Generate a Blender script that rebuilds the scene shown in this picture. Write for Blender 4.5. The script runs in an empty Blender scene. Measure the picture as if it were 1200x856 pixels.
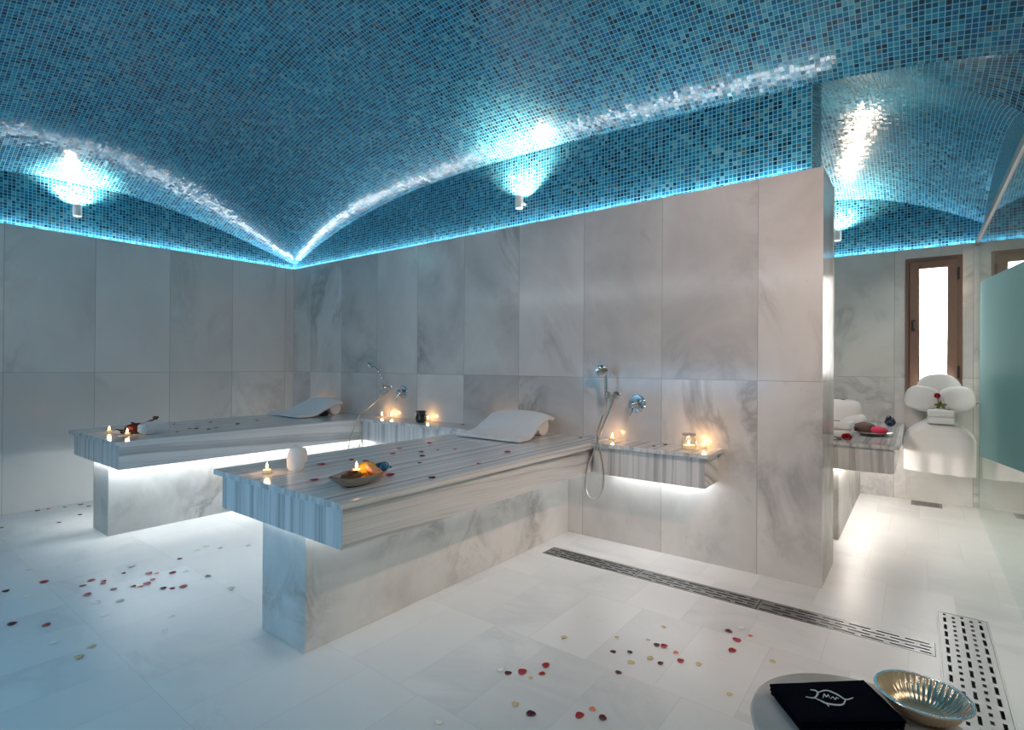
import bpy, bmesh, math, random
import numpy as np
from mathutils import Vector, Matrix, noise as mnoise
random.seed(7)
C = bpy.context.scene.collection
PI = math.pi

# ------------------------------------------------------------------ light levels
G = dict(cove=1., bench=1., farbench=1., sconce=1., corr=1., corrfar=1., blue=1., window=1., candle=1., warm=1., rear=1., farw=1.)
E_COVE = 54.0 * G['cove']; E_BENCH = 6.6 * G['bench']; E_FARB = 50.0 * G['farbench']; P_SCONCE = 75.0 * G['sconce']
P_CORRIDOR = 10.0 * G['corr']; P_CORRFAR = 34.0 * G['corrfar']; E_BLUE = 19.0 * G['blue']; E_WIN = 13.0 * G['window']; P_CANDLE = 0.32 * G['candle']
P_FARW = 70.0 * G['farw']; P_WARM = 175.0 * G['warm']; E_REAR = 54. * G['rear']
EXPOSURE = 0.12

# ------------------------------------------------------------------ helpers
def link(o, parent=None):
    C.objects.link(o)
    if parent is not None: o.parent = parent
    return o

class MB:
    """collects shapes for one mesh"""
    def __init__(self): self.v = []; self.f = []; self.uv = {}; self.sm = []
    def add(self, vs, fs, smooth=False, uv=None):
        b = len(self.v); self.v += [tuple(v) for v in vs]
        for f in fs:
            self.f.append(tuple(b + i for i in f)); self.sm.append(smooth)
        if uv:
            for i, t in enumerate(uv): self.uv[b + i] = t
        return self
    def box(self, x0, x1, y0, y1, z0, z1):
        vs = [(x, y, z) for z in (z0, z1) for y in (y0, y1) for x in (x0, x1)]
        fs = [(0, 2, 3, 1), (4, 5, 7, 6), (0, 1, 5, 4), (2, 6, 7, 3), (0, 4, 6, 2), (1, 3, 7, 5)]
        return self.add(vs, fs)
    def lathe(self, prof, c=(0, 0, 0), n=32, flute=0, famp=0, M=None, smooth=True, sx=1, sy=1, cap=True):
        vs = []; m = len(prof)
        for i in range(n):
            a = 2 * PI * i / n
            for r, z in prof:
                rr = r * (1 + (famp * abs(math.cos(flute * a / 2)) if flute else 0))
                p = Vector((rr * math.cos(a) * sx, rr * math.sin(a) * sy, z))
                if M is not None: p = M @ p
                vs.append((p.x + c[0], p.y + c[1], p.z + c[2]))
        fs = []
        for i in range(n):
            j = (i + 1) % n
            for k in range(m - 1): fs.append((i * m + k, j * m + k, j * m + k + 1, i * m + k + 1))
        if cap and prof[0][0] > 1e-6: fs.append(tuple(i * m for i in range(n))[::-1])
        if cap and prof[-1][0] > 1e-6: fs.append(tuple(i * m + m - 1 for i in range(n)))
        return self.add(vs, fs, smooth)
    def tube(self, pts, r, n=12, smooth=True):
        pts = [Vector(p) for p in pts]; k = len(pts)
        rs = r if isinstance(r, (list, tuple)) else [r] * k
        t0 = (pts[1] - pts[0]).normalized()
        up = Vector((0, 0, 1)) if abs(t0.z) < .9 else Vector((1, 0, 0))
        a = t0.cross(up).normalized()
        vs = []
        for i, p in enumerate(pts):
            t = (pts[min(i + 1, k - 1)] - pts[max(i - 1, 0)]).normalized()
            a = (a - t * a.dot(t)).normalized(); b = t.cross(a)
            for j in range(n):
                g = 2 * PI * j / n
                vs.append(p + (a * math.cos(g) + b * math.sin(g)) * rs[i])
        fs = []
        for i in range(k - 1):
            for j in range(n):
                q = (j + 1) % n
                fs.append((i * n + j, i * n + q, (i + 1) * n + q, (i + 1) * n + j))
        fs.append(tuple(range(n))[::-1]); fs.append(tuple((k - 1) * n + j for j in range(n)))
        return self.add(vs, fs, smooth)
    def grid(self, fn, nu, nv, thick=0.0, smooth=True, uvfn=None, cl=False):
        """sheet fn(u,v) -> point, closed to a solid when thick > 0 (pushed along -normal)"""
        P = [[Vector(fn(i / nu, j / nv)) for j in range(nv + 1)] for i in range(nu + 1)]
        W = nv + 1
        vs = [p for r in P for p in r]
        uv = [uvfn(i / nu, j / nv) for i in range(nu + 1) for j in range(nv + 1)] if uvfn else None
        fs = [(i * W + j, (i + 1) * W + j, (i + 1) * W + j + 1, i * W + j + 1) for i in range(nu) for j in range(nv)]
        if thick:
            q = []
            for i in range(nu + 1):
                for j in range(nv + 1):
                    du = P[min(i + 1, nu)][j] - P[max(i - 1, 0)][j]; dv = P[i][min(j + 1, nv)] - P[i][max(j - 1, 0)]
                    nn = du.cross(dv)
                    nn = nn.normalized() if nn.length > 1e-9 else Vector((0, 0, 1))
                    q.append(P[i][j] - nn * thick)
            b = len(vs); vs += q
            fs += [(b + f[3], b + f[2], b + f[1], b + f[0]) for f in fs]
            for i in range(nu):
                fs.append((i * W, b + i * W, b + (i + 1) * W, (i + 1) * W))
                fs.append((i * W + nv, (i + 1) * W + nv, b + (i + 1) * W + nv, b + i * W + nv))
            for j in range(nv):
                fs.append((j, j + 1, b + j + 1, b + j))
                e = nu * W
                fs.append((e + j, b + e + j, b + e + j + 1, e + j + 1))
        return self.add(vs, fs, smooth, uv)
    def blob(self, c, r, n=16, m=10, M=None, amp=0.0, seed=0, fr=2.0, p=2.0):
        """superellipsoid with optional lumps"""
        vs = []
        sg = lambda x, e: math.copysign(abs(x) ** e, x)
        e = 2.0 / p
        for i in range(m + 1):
            th = -PI / 2 + PI * i / m
            for j in range(n):
                ph = 2 * PI * j / n
                d = Vector((sg(math.cos(th), e) * sg(math.cos(ph), e), sg(math.cos(th), e) * sg(math.sin(ph), e), sg(math.sin(th), e)))
                k = 1 + amp * mnoise.noise(d * fr + Vector((seed, seed * 1.7, 0)))
                q = Vector((d.x * r[0] * k, d.y * r[1] * k, d.z * r[2] * k))
                if M is not None: q = M @ q
                vs.append(q + Vector(c))
        fs = [(i * n + j, i * n + (j + 1) % n, (i + 1) * n + (j + 1) % n, (i + 1) * n + j) for i in range(m) for j in range(n)]
        return self.add(vs, fs, True)
    def build(self, name, mat, parent=None, bevel=0, seg=2, loc=None):
        me = bpy.data.meshes.new(name)
        vs = self.v
        if loc is not None: vs = [(v[0] - loc[0], v[1] - loc[1], v[2] - loc[2]) for v in vs]
        me.from_pydata(vs, [], self.f)
        if self.uv:
            l = me.uv_layers.new(name='UVMap')
            for lp in me.loops: l.data[lp.index].uv = self.uv.get(lp.vertex_index, (0, 0))
        me.polygons.foreach_set('use_smooth', self.sm)
        bm = bmesh.new(); bm.from_mesh(me)
        bmesh.ops.remove_doubles(bm, verts=bm.verts, dist=1e-6) if not self.uv else None
        bmesh.ops.recalc_face_normals(bm, faces=bm.faces)
        for e in bm.edges:
            if len(e.link_faces) == 2 and e.calc_face_angle(0) > .75: e.smooth = False
        bm.to_mesh(me); bm.free()
        me.materials.append(mat)
        o = bpy.data.objects.new(name, me)
        if loc is not None: o.location = loc
        link(o, parent)
        if bevel:
            b = o.modifiers.new('bevel', 'BEVEL'); b.width = bevel; b.segments = seg; b.limit_method = 'ANGLE'; b.angle_limit = math.radians(40)
        return o

def tag(o, label, cat, group=None, kind=None):
    o['label'] = label; o['category'] = cat
    if group: o['group'] = group
    if kind: o['kind'] = kind
    return o
def thing(name, label, cat, loc=(0, 0, 0), group=None):
    o = bpy.data.objects.new(name, None); o.empty_display_size = .1; o.location = loc
    link(o); return tag(o, label, cat, group)
def struct(o): o['kind'] = 'structure'; return o
def part(mb, name, mat, parent, **k):
    """geometry given in world coordinates, parented to a thing placed by its location"""
    L = Vector(parent.location) if parent.parent is None else Vector(parent.parent.location) + Vector(parent.location)
    mb.v = [(v[0] - L.x, v[1] - L.y, v[2] - L.z) for v in mb.v]
    return mb.build(name, mat, parent, **k)
def spline(pts, n=8):
    pts = [Vector(p) for p in pts]; out = []
    for i in range(len(pts) - 1):
        p0 = pts[max(i - 1, 0)]; p1 = pts[i]; p2 = pts[i + 1]; p3 = pts[min(i + 2, len(pts) - 1)]
        for k in range(n):
            t = k / n
            out.append(.5 * ((2 * p1) + (p2 - p0) * t + (2 * p0 - 5 * p1 + 4 * p2 - p3) * t * t + (3 * p1 - p0 - 3 * p2 + p3) * t ** 3))
    out.append(pts[-1]); return out

# ------------------------------------------------------------------ materials
def new(name):
    m = bpy.data.materials.new(name); m.use_nodes = True; nt = m.node_tree; nt.nodes.clear()
    out = nt.nodes.new('ShaderNodeOutputMaterial'); b = nt.nodes.new('ShaderNodeBsdfPrincipled')
    nt.links.new(b.outputs[0], out.inputs[0]); return m, nt, b, out
def nd(nt, t, **k):
    n = nt.nodes.new(t)
    for a, v in k.items():
        if a == 'ins':
            for i, x in v.items():
                if isinstance(x, bpy.types.NodeSocket): nt.links.new(x, n.inputs[i])
                else: n.inputs[i].default_value = x
        else: setattr(n, a, v)
    return n
def math_(nt, op, a, b=None, c=None):
    ins = {0: a}
    if b is not None: ins[1] = b
    if c is not None: ins[2] = c
    return nd(nt, 'ShaderNodeMath', operation=op, ins=ins).outputs[0]
def vmath(nt, op, a, b=None):
    ins = {0: a}
    if b is not None: ins[1] = b
    return nd(nt, 'ShaderNodeVectorMath', operation=op, ins=ins).outputs[0]
def ramp(nt, fac, stops, interp='LINEAR'):
    r = nd(nt, 'ShaderNodeValToRGB', ins={0: fac}); cr = r.color_ramp; cr.interpolation = interp
    while len(cr.elements) < len(stops): cr.elements.new(.5)
    for e, (p, c) in zip(cr.elements, stops):
        e.position = p; e.color = (*c, 1) if len(c) == 3 else c
    return r.outputs[0]
def mix(nt, fac, a, b, blend='MIX'):
    n = nd(nt, 'ShaderNodeMix', data_type='RGBA', blend_type=blend)
    for i, x in ((0, fac), (6, a), (7, b)):
        if isinstance(x, bpy.types.NodeSocket): nt.links.new(x, n.inputs[i])
        else: n.inputs[i].default_value = (*x, 1) if isinstance(x, tuple) and len(x) == 3 else x
    return n.outputs[2]
def plain(name, col, rough=.5, metal=0., noise=0., nscale=40., bump=0., bscale=200., sheen=0., coat=0., trans=0., ior=1.45, emit=None, estr=0., sss=0.):
    m, nt, b, o = new(name)
    tc = nd(nt, 'ShaderNodeTexCoord')
    nz = nd(nt, 'ShaderNodeTexNoise', ins={'Vector': tc.outputs['Object'], 'Scale': nscale, 'Detail': 4.})
    f = math_(nt, 'MULTIPLY_ADD', nz.outputs[0], 2 * noise, 1 - noise)
    c = nd(nt, 'ShaderNodeVectorMath', operation='SCALE', ins={0: col, 'Scale': f})
    nt.links.new(c.outputs[0], b.inputs['Base Color'])
    b.inputs['Roughness'].default_value = rough; b.inputs['Metallic'].default_value = metal
    b.inputs['IOR'].default_value = ior; b.inputs['Coat Weight'].default_value = coat
    b.inputs['Transmission Weight'].default_value = trans; b.inputs['Sheen Weight'].default_value = sheen
    if sss:
        b.inputs['Subsurface Weight'].default_value = sss; b.inputs['Subsurface Radius'].default_value = (.01, .008, .006)
    if bump:
        bn = nd(nt, 'ShaderNodeTexNoise', ins={'Vector': tc.outputs['Object'], 'Scale': bscale, 'Detail': 3.})
        bp = nd(nt, 'ShaderNodeBump', ins={'Strength': bump, 'Distance': .004, 'Height': bn.outputs[0]})
        nt.links.new(bp.outputs[0], b.inputs['Normal'])
    if emit:
        b.inputs['Emission Color'].default_value = (*emit, 1); b.inputs['Emission Strength'].default_value = estr
    return m
def emission(name, col, s):
    m, nt, b, o = new(name); nt.nodes.remove(b)
    e = nd(nt, 'ShaderNodeEmission', ins={0: (*col, 1), 1: s}); nt.links.new(e.outputs[0], o.inputs[0]); return m

def mosaic(name='blue_glass_mosaic', T=.0258, tint=(1, 1, 1)):
    m, nt, b, o = new(name)
    uv = nd(nt, 'ShaderNodeUVMap').outputs[0]
    s = vmath(nt, 'MULTIPLY', uv, (1 / T, 1 / T, 0.))
    cell = vmath(nt, 'FLOOR', s); fr = vmath(nt, 'FRACTION', s)
    wn = nd(nt, 'ShaderNodeTexWhiteNoise', noise_dimensions='2D', ins={'Vector': cell})
    big = nd(nt, 'ShaderNodeTexNoise', ins={'Vector': uv, 'Scale': 3.2, 'Detail': 3.}).outputs[0]
    v = math_(nt, 'ADD', wn.outputs[0], math_(nt, 'MULTIPLY_ADD', big, .7, -.35))
    col = ramp(nt, v, [(0., (.001, .025, .06)), (.2, (.002, .07, .14)), (.45, (.004, .125, .235)), (.7, (.008, .185, .315)), (.9, (.03, .26, .38)), (1., (.10, .32, .41))])
    w2 = nd(nt, 'ShaderNodeTexWhiteNoise', noise_dimensions='2D', ins={'Vector': vmath(nt, 'ADD', cell, (37.3, 11.7, 0.))}).outputs[0]
    col = mix(nt, math_(nt, 'MULTIPLY', math_(nt, 'GREATER_THAN', w2, .88), .5), col, (.10, .17, .19))
    col = mix(nt, math_(nt, 'MULTIPLY', math_(nt, 'LESS_THAN', w2, .14), .7), col, (.004, .12, .30))
    sp = nd(nt, 'ShaderNodeSeparateXYZ', ins={0: fr})
    mu = math_(nt, 'MINIMUM', sp.outputs[0], math_(nt, 'SUBTRACT', 1., sp.outputs[0]))
    mv = math_(nt, 'MINIMUM', sp.outputs[1], math_(nt, 'SUBTRACT', 1., sp.outputs[1]))
    g = math_(nt, 'LESS_THAN', math_(nt, 'MINIMUM', mu, mv), .07)
    c = mix(nt, g, col, (.17, .45, .57))
    nt.links.new(c, b.inputs['Base Color'])
    nt.links.new(math_(nt, 'MULTIPLY_ADD', g, .45, .16), b.inputs['Roughness'])
    geo = nd(nt, 'ShaderNodeNewGeometry')
    j = vmath(nt, 'SUBTRACT', wn.outputs[1], (.5, .5, .5))
    jj = nd(nt, 'ShaderNodeVectorMath', operation='SCALE', ins={0: j, 'Scale': .075}).outputs[0]
    nrm = vmath(nt, 'NORMALIZE', vmath(nt, 'ADD', geo.outputs['Normal'], jj))
    nt.links.new(nrm, b.inputs['Normal'])
    b.inputs['Specular IOR Level'].default_value = .45
    return m

def marble(name, tile=None, base=(.74, .735, .72), grey=(.47, .475, .48), vein=(.27, .27, .275), vs=1.5, amount=.5, rough=.2, joint=(.36, .36, .355), jw=.004, warm=.0, stretch=(1, 1, 1), shade=.16):
    """tile = (axis_u, off_u, size_u, axis_v, off_v, size_v, brick shift)"""
    m, nt, b, o = new(name)
    geo = nd(nt, 'ShaderNodeNewGeometry'); P = geo.outputs['Position']
    sep = nd(nt, 'ShaderNodeSeparateXYZ', ins={0: P})
    if tile:
        au, ou, su, av, ov, sv, br = tile
        v = math_(nt, 'DIVIDE', math_(nt, 'SUBTRACT', sep.outputs[av], ov), sv); cv = math_(nt, 'FLOOR', v)
        u = math_(nt, 'DIVIDE', math_(nt, 'SUBTRACT', sep.outputs[au], ou), su)
        if br: u = math_(nt, 'ADD', u, math_(nt, 'MULTIPLY', cv, br))
        cu = math_(nt, 'FLOOR', u)
        fu = math_(nt, 'FRACT', u); fv = math_(nt, 'FRACT', v)
        du = math_(nt, 'MULTIPLY', math_(nt, 'MINIMUM', fu, math_(nt, 'SUBTRACT', 1., fu)), su)
        dv = math_(nt, 'MULTIPLY', math_(nt, 'MINIMUM', fv, math_(nt, 'SUBTRACT', 1., fv)), sv)
        jm = math_(nt, 'LESS_THAN', math_(nt, 'MINIMUM', du, dv), jw / 2)
        cc = nd(nt, 'ShaderNodeCombineXYZ', ins={0: cu, 1: cv, 2: 3.})
        wn = nd(nt, 'ShaderNodeTexWhiteNoise', noise_dimensions='3D', ins={'Vector': cc.outputs[0]})
        off = nd(nt, 'ShaderNodeVectorMath', operation='SCALE', ins={0: wn.outputs[1], 'Scale': 9.}).outputs[0]
        Q = vmath(nt, 'ADD', P, off); rnd = wn.outputs[0]
    else:
        Q = P; rnd = None; jm = None
    Q = vmath(nt, 'MULTIPLY', Q, stretch)
    cloud = nd(nt, 'ShaderNodeTexNoise', ins={'Vector': Q, 'Scale': vs, 'Detail': 5., 'Roughness': .6, 'Distortion': .5}).outputs[0]
    vn = nd(nt, 'ShaderNodeTexNoise', ins={'Vector': Q, 'Scale': vs * 1.5, 'Detail': 7., 'Roughness': .62, 'Distortion': 1.0}).outputs[0]
    d = math_(nt, 'ABSOLUTE', math_(nt, 'SUBTRACT', vn, .5))
    vm = ramp(nt, d, [(0., (.75, .75, .75)), (.03, (.45, .45, .45)), (.10, (0, 0, 0))])
    gate = nd(nt, 'ShaderNodeTexNoise', ins={'Vector': Q, 'Scale': vs * .9, 'Detail': 2.}).outputs[0]
    gm = ramp(nt, gate, [(.48, (0, 0, 0)), (.64, (1, 1, 1))])
    vmg = math_(nt, 'MULTIPLY', math_(nt, 'MULTIPLY', vm, gm), amount)
    cm = ramp(nt, cloud, [(.40, (0, 0, 0)), (.75, (1, 1, 1))])
    c = mix(nt, math_(nt, 'MULTIPLY', cm, amount), base, grey)
    c = mix(nt, vmg, c, vein)
    spk = nd(nt, 'ShaderNodeTexNoise', ins={'Vector': Q, 'Scale': 9., 'Detail': 6., 'Roughness': .7}).outputs[0]
    c = mix(nt, ramp(nt, spk, [(.62, (0, 0, 0)), (.78, (.55, .55, .55))]), c, grey)
    if warm:
        wz = nd(nt, 'ShaderNodeTexNoise', ins={'Vector': Q, 'Scale': 1.1, 'Detail': 2.}).outputs[0]
        c = mix(nt, math_(nt, 'MULTIPLY', ramp(nt, wz, [(.5, (0, 0, 0)), (.7, (1, 1, 1))]), warm), c, (.62, .52, .40))
    if rnd is not None:
        k = math_(nt, 'MULTIPLY_ADD', rnd, shade, 1 - shade)
        c = nd(nt, 'ShaderNodeVectorMath', operation='SCALE', ins={0: c, 'Scale': k}).outputs[0]
        c = mix(nt, jm, c, joint)
    nt.links.new(c, b.inputs['Base Color'])
    b.inputs['Roughness'].default_value = rough
    return m

def striped(name='striped_marble', rough=.16):
    """grey and white banded marble, band coordinate in uv.x"""
    m, nt, b, o = new(name)
    uv = nd(nt, 'ShaderNodeUVMap').outputs[0]
    wob = nd(nt, 'ShaderNodeTexNoise', ins={'Vector': uv, 'Scale': 1.2, 'Detail': 3.}).outputs[0]
    sp = nd(nt, 'ShaderNodeSeparateXYZ', ins={0: uv})
    u = math_(nt, 'MULTIPLY_ADD', wob, .05, sp.outputs[0])
    n1 = nd(nt, 'ShaderNodeTexNoise', noise_dimensions='1D', ins={'W': u, 'Scale': 13., 'Detail': 4., 'Roughness': .75}).outputs[0]
    n2 = nd(nt, 'ShaderNodeTexNoise', ins={'Vector': vmath(nt, 'MULTIPLY', uv, (60., 3., 1.)), 'Scale': 1., 'Detail': 4.}).outputs[0]
    v = math_(nt, 'ADD', math_(nt, 'MULTIPLY', n1, .8), math_(nt, 'MULTIPLY', n2, .2))
    c = ramp(nt, v, [(.30, (.36, .37, .385)), (.42, (.50, .51, .52)), (.50, (.67, .675, .68)), (.62, (.78, .78, .775)), (.70, (.56, .57, .58))])
    nt.links.new(c, b.inputs['Base Color']); b.inputs['Roughness'].default_value = rough
    return m

def glassmat(name, tint=(.86, .94, .92), rough=0.0):
    """clear pane: fresnel blend of clear view and mirror reflection"""
    m, nt, b, o = new(name); nt.nodes.remove(b)
    lw = nd(nt, 'ShaderNodeLayerWeight', ins={0: .5})
    fr = nd(nt, 'ShaderNodeMath', operation='MULTIPLY_ADD', ins={0: math_(nt, 'POWER', lw.outputs['Facing'], 5.), 1: .94, 2: .05})
    t = nd(nt, 'ShaderNodeBsdfTransparent', ins={0: (*tint, 1)}); g = nd(nt, 'ShaderNodeBsdfGlossy', ins={0: (.95, .97, .97, 1), 'Roughness': rough})
    mx = nd(nt, 'ShaderNodeMixShader', ins={0: fr.outputs[0], 1: t.outputs[0], 2: g.outputs[0]})
    nt.links.new(mx.outputs[0], o.inputs[0]); return m
def filmmat(name):
    m, nt, b, o = new(name); nt.nodes.remove(b)
    tl = nd(nt, 'ShaderNodeBsdfTranslucent', ins={0: (.26, .46, .47, 1)}); df = nd(nt, 'ShaderNodeBsdfDiffuse', ins={0: (.46, .66, .66, 1)})
    gl = nd(nt, 'ShaderNodeBsdfGlossy', ins={0: (.8, .95, .95, 1), 'Roughness': .3}); tr = nd(nt, 'ShaderNodeBsdfTransparent', ins={0: (.5, .8, .78, 1)})
    a = nd(nt, 'ShaderNodeMixShader', ins={0: .55, 1: tl.outputs[0], 2: df.outputs[0]})
    a2 = nd(nt, 'ShaderNodeMixShader', ins={0: .12, 1: a.outputs[0], 2: tr.outputs[0]})
    c = nd(nt, 'ShaderNodeMixShader', ins={0: .02, 1: a2.outputs[0], 2: gl.outputs[0]})
    nt.links.new(c.outputs[0], o.inputs[0]); return m

M = {}
M['mosaic'] = mosaic()
M['wall_left'] = marble('marble_wall_panels_left', (1, -.105, .607, 2, 1.165, 1.225, 0), base=(.72, .705, .68), grey=(.54, .54, .53), amount=.45, rough=.22, vs=1.2, stretch=(1, 1, .6))
M['wall_part'] = marble('marble_wall_panels_partition', (0, .365, .6, 2, 1.168, 1.222, 0), base=(.72, .70, .675), grey=(.42, .41, .405), vein=(.24, .23, .225), amount=.85, rough=.17, vs=1.15, stretch=(1, 1, .75))
M['wall_far'] = marble('marble_wall_panels_far', (0, -.05 + .004, .58, 2, 1.165, 1.225, 0), base=(.72, .71, .69), grey=(.5, .5, .49), amount=.6, rough=.2, vs=1.9)
M['floor'] = marble('marble_floor_slabs', (0, .095, .3, 1, -.26, .6, .37), base=(.76, .76, .75), grey=(.58, .59, .60), vein=(.42, .43, .44), amount=.42, rough=.36, vs=1.3, jw=.0025, joint=(.6, .6, .6), stretch=(.5, 1, 1), shade=.05)
M['block'] = marble('marble_block', None, base=(.75, .745, .73), grey=(.50, .495, .48), vein=(.24, .235, .22), amount=.85, rough=.22, vs=1.9, warm=.3)
M['stripe'] = striped()
M['stool'] = marble('marble_stool_top', None, base=(.52, .47, .44), grey=(.42, .40, .39), amount=.5, rough=.2, vs=2.)  # base colour darkened to carry the shade on the seat
M['led'] = emission('led_cool_white', (.95, .96, .96), E_COVE)
M['led_bench'] = emission('led_white', (.90, .97, 1.), E_BENCH)
M['led_warm'] = emission('led_warm_white', (1., .91, .84), E_FARB)
M['led_rear'] = emission('led_white_bright', (.92, .98, 1.), E_REAR)
M['led_shelf'] = emission('led_white_shelf', (.95, .98, 1.), E_BENCH * 4.5)
M['led_blue'] = emission('led_blue', (.25, .62, 1.), E_BLUE)
M['white_metal'] = plain('white_lacquer', (.8, .8, .78), .35)
M['lampglow'] = emission('lamp_lens', (1., .88, .74), 4. * G['sconce'])
M['chrome'] = plain('chrome', (.72, .73, .74), .08, 1.)
M['steel'] = plain('brushed_steel', (.30, .30, .295), .38, 1., .1, 60.)
M['hose'] = plain('shower_hose_metal', (.58, .55, .50), .28, 1.)
M['channel'] = plain('drain_channel_steel', (.05, .05, .05), .6, .3)
M['towel'] = plain('white_terry', (.80, .80, .80), .95, 0, .03, 30., .7, 420., .3)
M['sheet'] = plain('white_cotton_sheet', (.90, .87, .86), .9, 0, .02, 30., .3, 300., .2)
M['navy'] = plain('navy_terry', (.004, .005, .011), 1., 0, .2, 60., .5, 500., .0, ior=1.1)
M['thread'] = plain('white_thread', (.75, .75, .76), .7, 0, .05, 300.)
M['silver'] = plain('polished_silver', (.74, .71, .66), .16, 1.)
M['copper'] = plain('tinned_copper', (.86, .66, .50), .2, 1., .08, 30.)
M['black_glaze'] = plain('black_glaze', (.012, .010, .009), .08, 0, .2, 30., coat=.6)
M['navy_glaze'] = plain('dark_blue_glaze', (.012, .012, .04), .1, 0, .2, 30., coat=.6)
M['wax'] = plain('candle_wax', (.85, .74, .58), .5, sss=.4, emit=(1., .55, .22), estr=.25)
M['flame'] = emission('flame', (1., .62, .25), 30. * G['candle'])
M['glass'] = glassmat('clear_glass'); M['cup'] = glassmat('candle_glass', (.94, .95, .93), .02)
M['film'] = filmmat('frosted_teal_film')
M['brown'] = plain('brown_window_frame', (.20, .115, .085), .45, 0, .12, 18.)
M['dark'] = plain('dark_metal', (.03, .025, .025), .4, .5)
M['pane'] = emission('daylit_frosted_pane', (1., .98, .96), E_WIN)
M['red'] = plain('red_petal', (.36, .008, .018), .5, 0, .3, 60.)
M['dkred'] = plain('dark_red_petal', (.085, .005, .012), .5, 0, .3, 60.)
M['magenta'] = plain('magenta_petal', (.42, .012, .09), .5, 0, .3, 60.)
M['orange'] = plain('orange_petal', (.75, .24, .14), .5, 0, .2, 60.)
M['cream'] = plain('cream_petal', (.82, .80, .74), .6, 0, .1, 60.)
M['yellow'] = plain('yellow_petal', (.62, .50, .27), .6, 0, .2, 60.)
M['leaf'] = plain('olive_leaf', (.10, .11, .02), .5, 0, .3, 60.)
M['stem'] = plain('dry_stem', (.10, .04, .015), .6, 0, .3, 60.)
M['potp'] = plain('dried_petals', (.13, .05, .02), .7, 0, .5, 90.)
M['potr'] = plain('dark_red_dried_petals', (.07, .008, .006), .6, 0, .5, 90.)
M['sponge'] = plain('yellow_sponge', (.62, .36, .03), .9, 0, .3, 60., .8, 160.)
M['soap'] = plain('orange_soap', (.72, .30, .14), .5, 0, .12, 40., sss=.2)
M['blue'] = plain('blue_ribbon', (.02, .20, .42), .5, 0, .2, 40.)
M['pink'] = plain('pink_salt', (.72, .05, .13), .8, 0, .25, 120., .8, 300.)
M['mud'] = plain('brown_powder', (.15, .105, .09), .9, 0, .25, 120., .8, 300.)
M['corr'] = plain('corridor_plaster', (.50, .44, .38), .8, 0, .05, 3.)
M['corrlamp'] = emission('corridor_lamp', (1., .80, .62), .4)

# ------------------------------------------------------------------ vault curves (metres)
def curve(pts, deg):
    p = np.array(pts); c = np.polyfit(p[:, 0], p[:, 1], deg); return lambda t: float(np.polyval(c, t))
ZC = 2.46; ZT = 2.39
Bx = curve([(-.06, 2.46), (.184, 2.539), (.5, 2.655), (.857, 2.76), (1.586, 2.894), (2.2, 2.958), (2.859, 2.987), (3.579, 2.985), (4.036, 2.968), (4.678, 2.945), (5.056, 2.921), (5.429, 2.9), (5.921, 2.856), (6.284, 2.782), (6.42, 2.745)], 6)
Ay = curve([(.06, 2.46), (-.176, 2.525), (-.527, 2.625), (-1.3, 2.812), (-1.78, 2.868), (-2.231, 2.863), (-2.554, 2.833), (-3.0, 2.745), (-3.5, 2.61), (-3.96, 2.46)], 4)
def near(x): return curve([(4.1, 2.645), (4.3, 2.79), (4.6, 2.93), (4.9, 3.02), (5.25, 3.06), (5.41, 3.054), (5.607, 3.036), (5.783, 2.99), (6.065, 2.89), (6.213, 2.785), (6.352, 2.663), (6.4, 2.62)], 4)(x)
near = curve([(4.1, 2.645), (4.3, 2.79), (4.6, 2.93), (4.9, 3.02), (5.25, 3.06), (5.41, 3.054), (5.607, 3.036), (5.783, 2.99), (6.065, 2.89), (6.213, 2.785), (6.352, 2.663), (6.4, 2.62)], 4)
far = curve([(4.03, 2.585), (4.2, 2.68), (4.45, 2.815), (4.7, 2.92), (5., 2.975), (5.19, 2.99), (5.41, 2.975), (5.7, 2.92), (5.96, 2.815), (6.21, 2.68), (6.4, 2.585)], 4)
side = curve([(.5, 2.63), (.744, 2.74), (1.208, 2.805), (1.507, 2.83), (2.127, 2.783), (2.6, 2.68), (2.95, 2.57)], 3)
def smooth(t): t = min(1, max(0, t)); return t * t * (3 - 2 * t)
def vault(x, y):
    return Bx(x) + (Ay(y) - ZC) * (1 + .88 * smooth((x - .4) / 2.4))
X0, X1, Y0, Y1 = -.06, 6.42, -3.96, .06
YF = 2.888; YF2 = 2.948

def arclen(fn, a, b, n):
    t = np.linspace(a, b, n + 1); z = np.array([fn(x) for x in t])
    return np.concatenate([[0], np.cumsum(np.hypot(np.diff(t), np.diff(z)))])

# ------------------------------------------------------------------ the setting
def lunette(name, a0, a1, fn, z0, axis, pos, parent, n=90, flip=False):
    """mosaic wall between z0 and the curve fn along an axis"""
    mb = MB(); vs = []; uv = []; fs = []
    for i in range(n + 1):
        t = a0 + (a1 - a0) * i / n
        for z in (z0, max(fn(t), z0 + .002)):
            vs.append((t, pos, z) if axis == 0 else (pos, t, z)); uv.append((t + 20, z + 20))
    for i in range(n): fs.append((2 * i, 2 * i + 2, 2 * i + 3, 2 * i + 1))
    mb.add(vs, fs, False, uv); return mb.build(name, M['mosaic'], parent)

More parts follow.
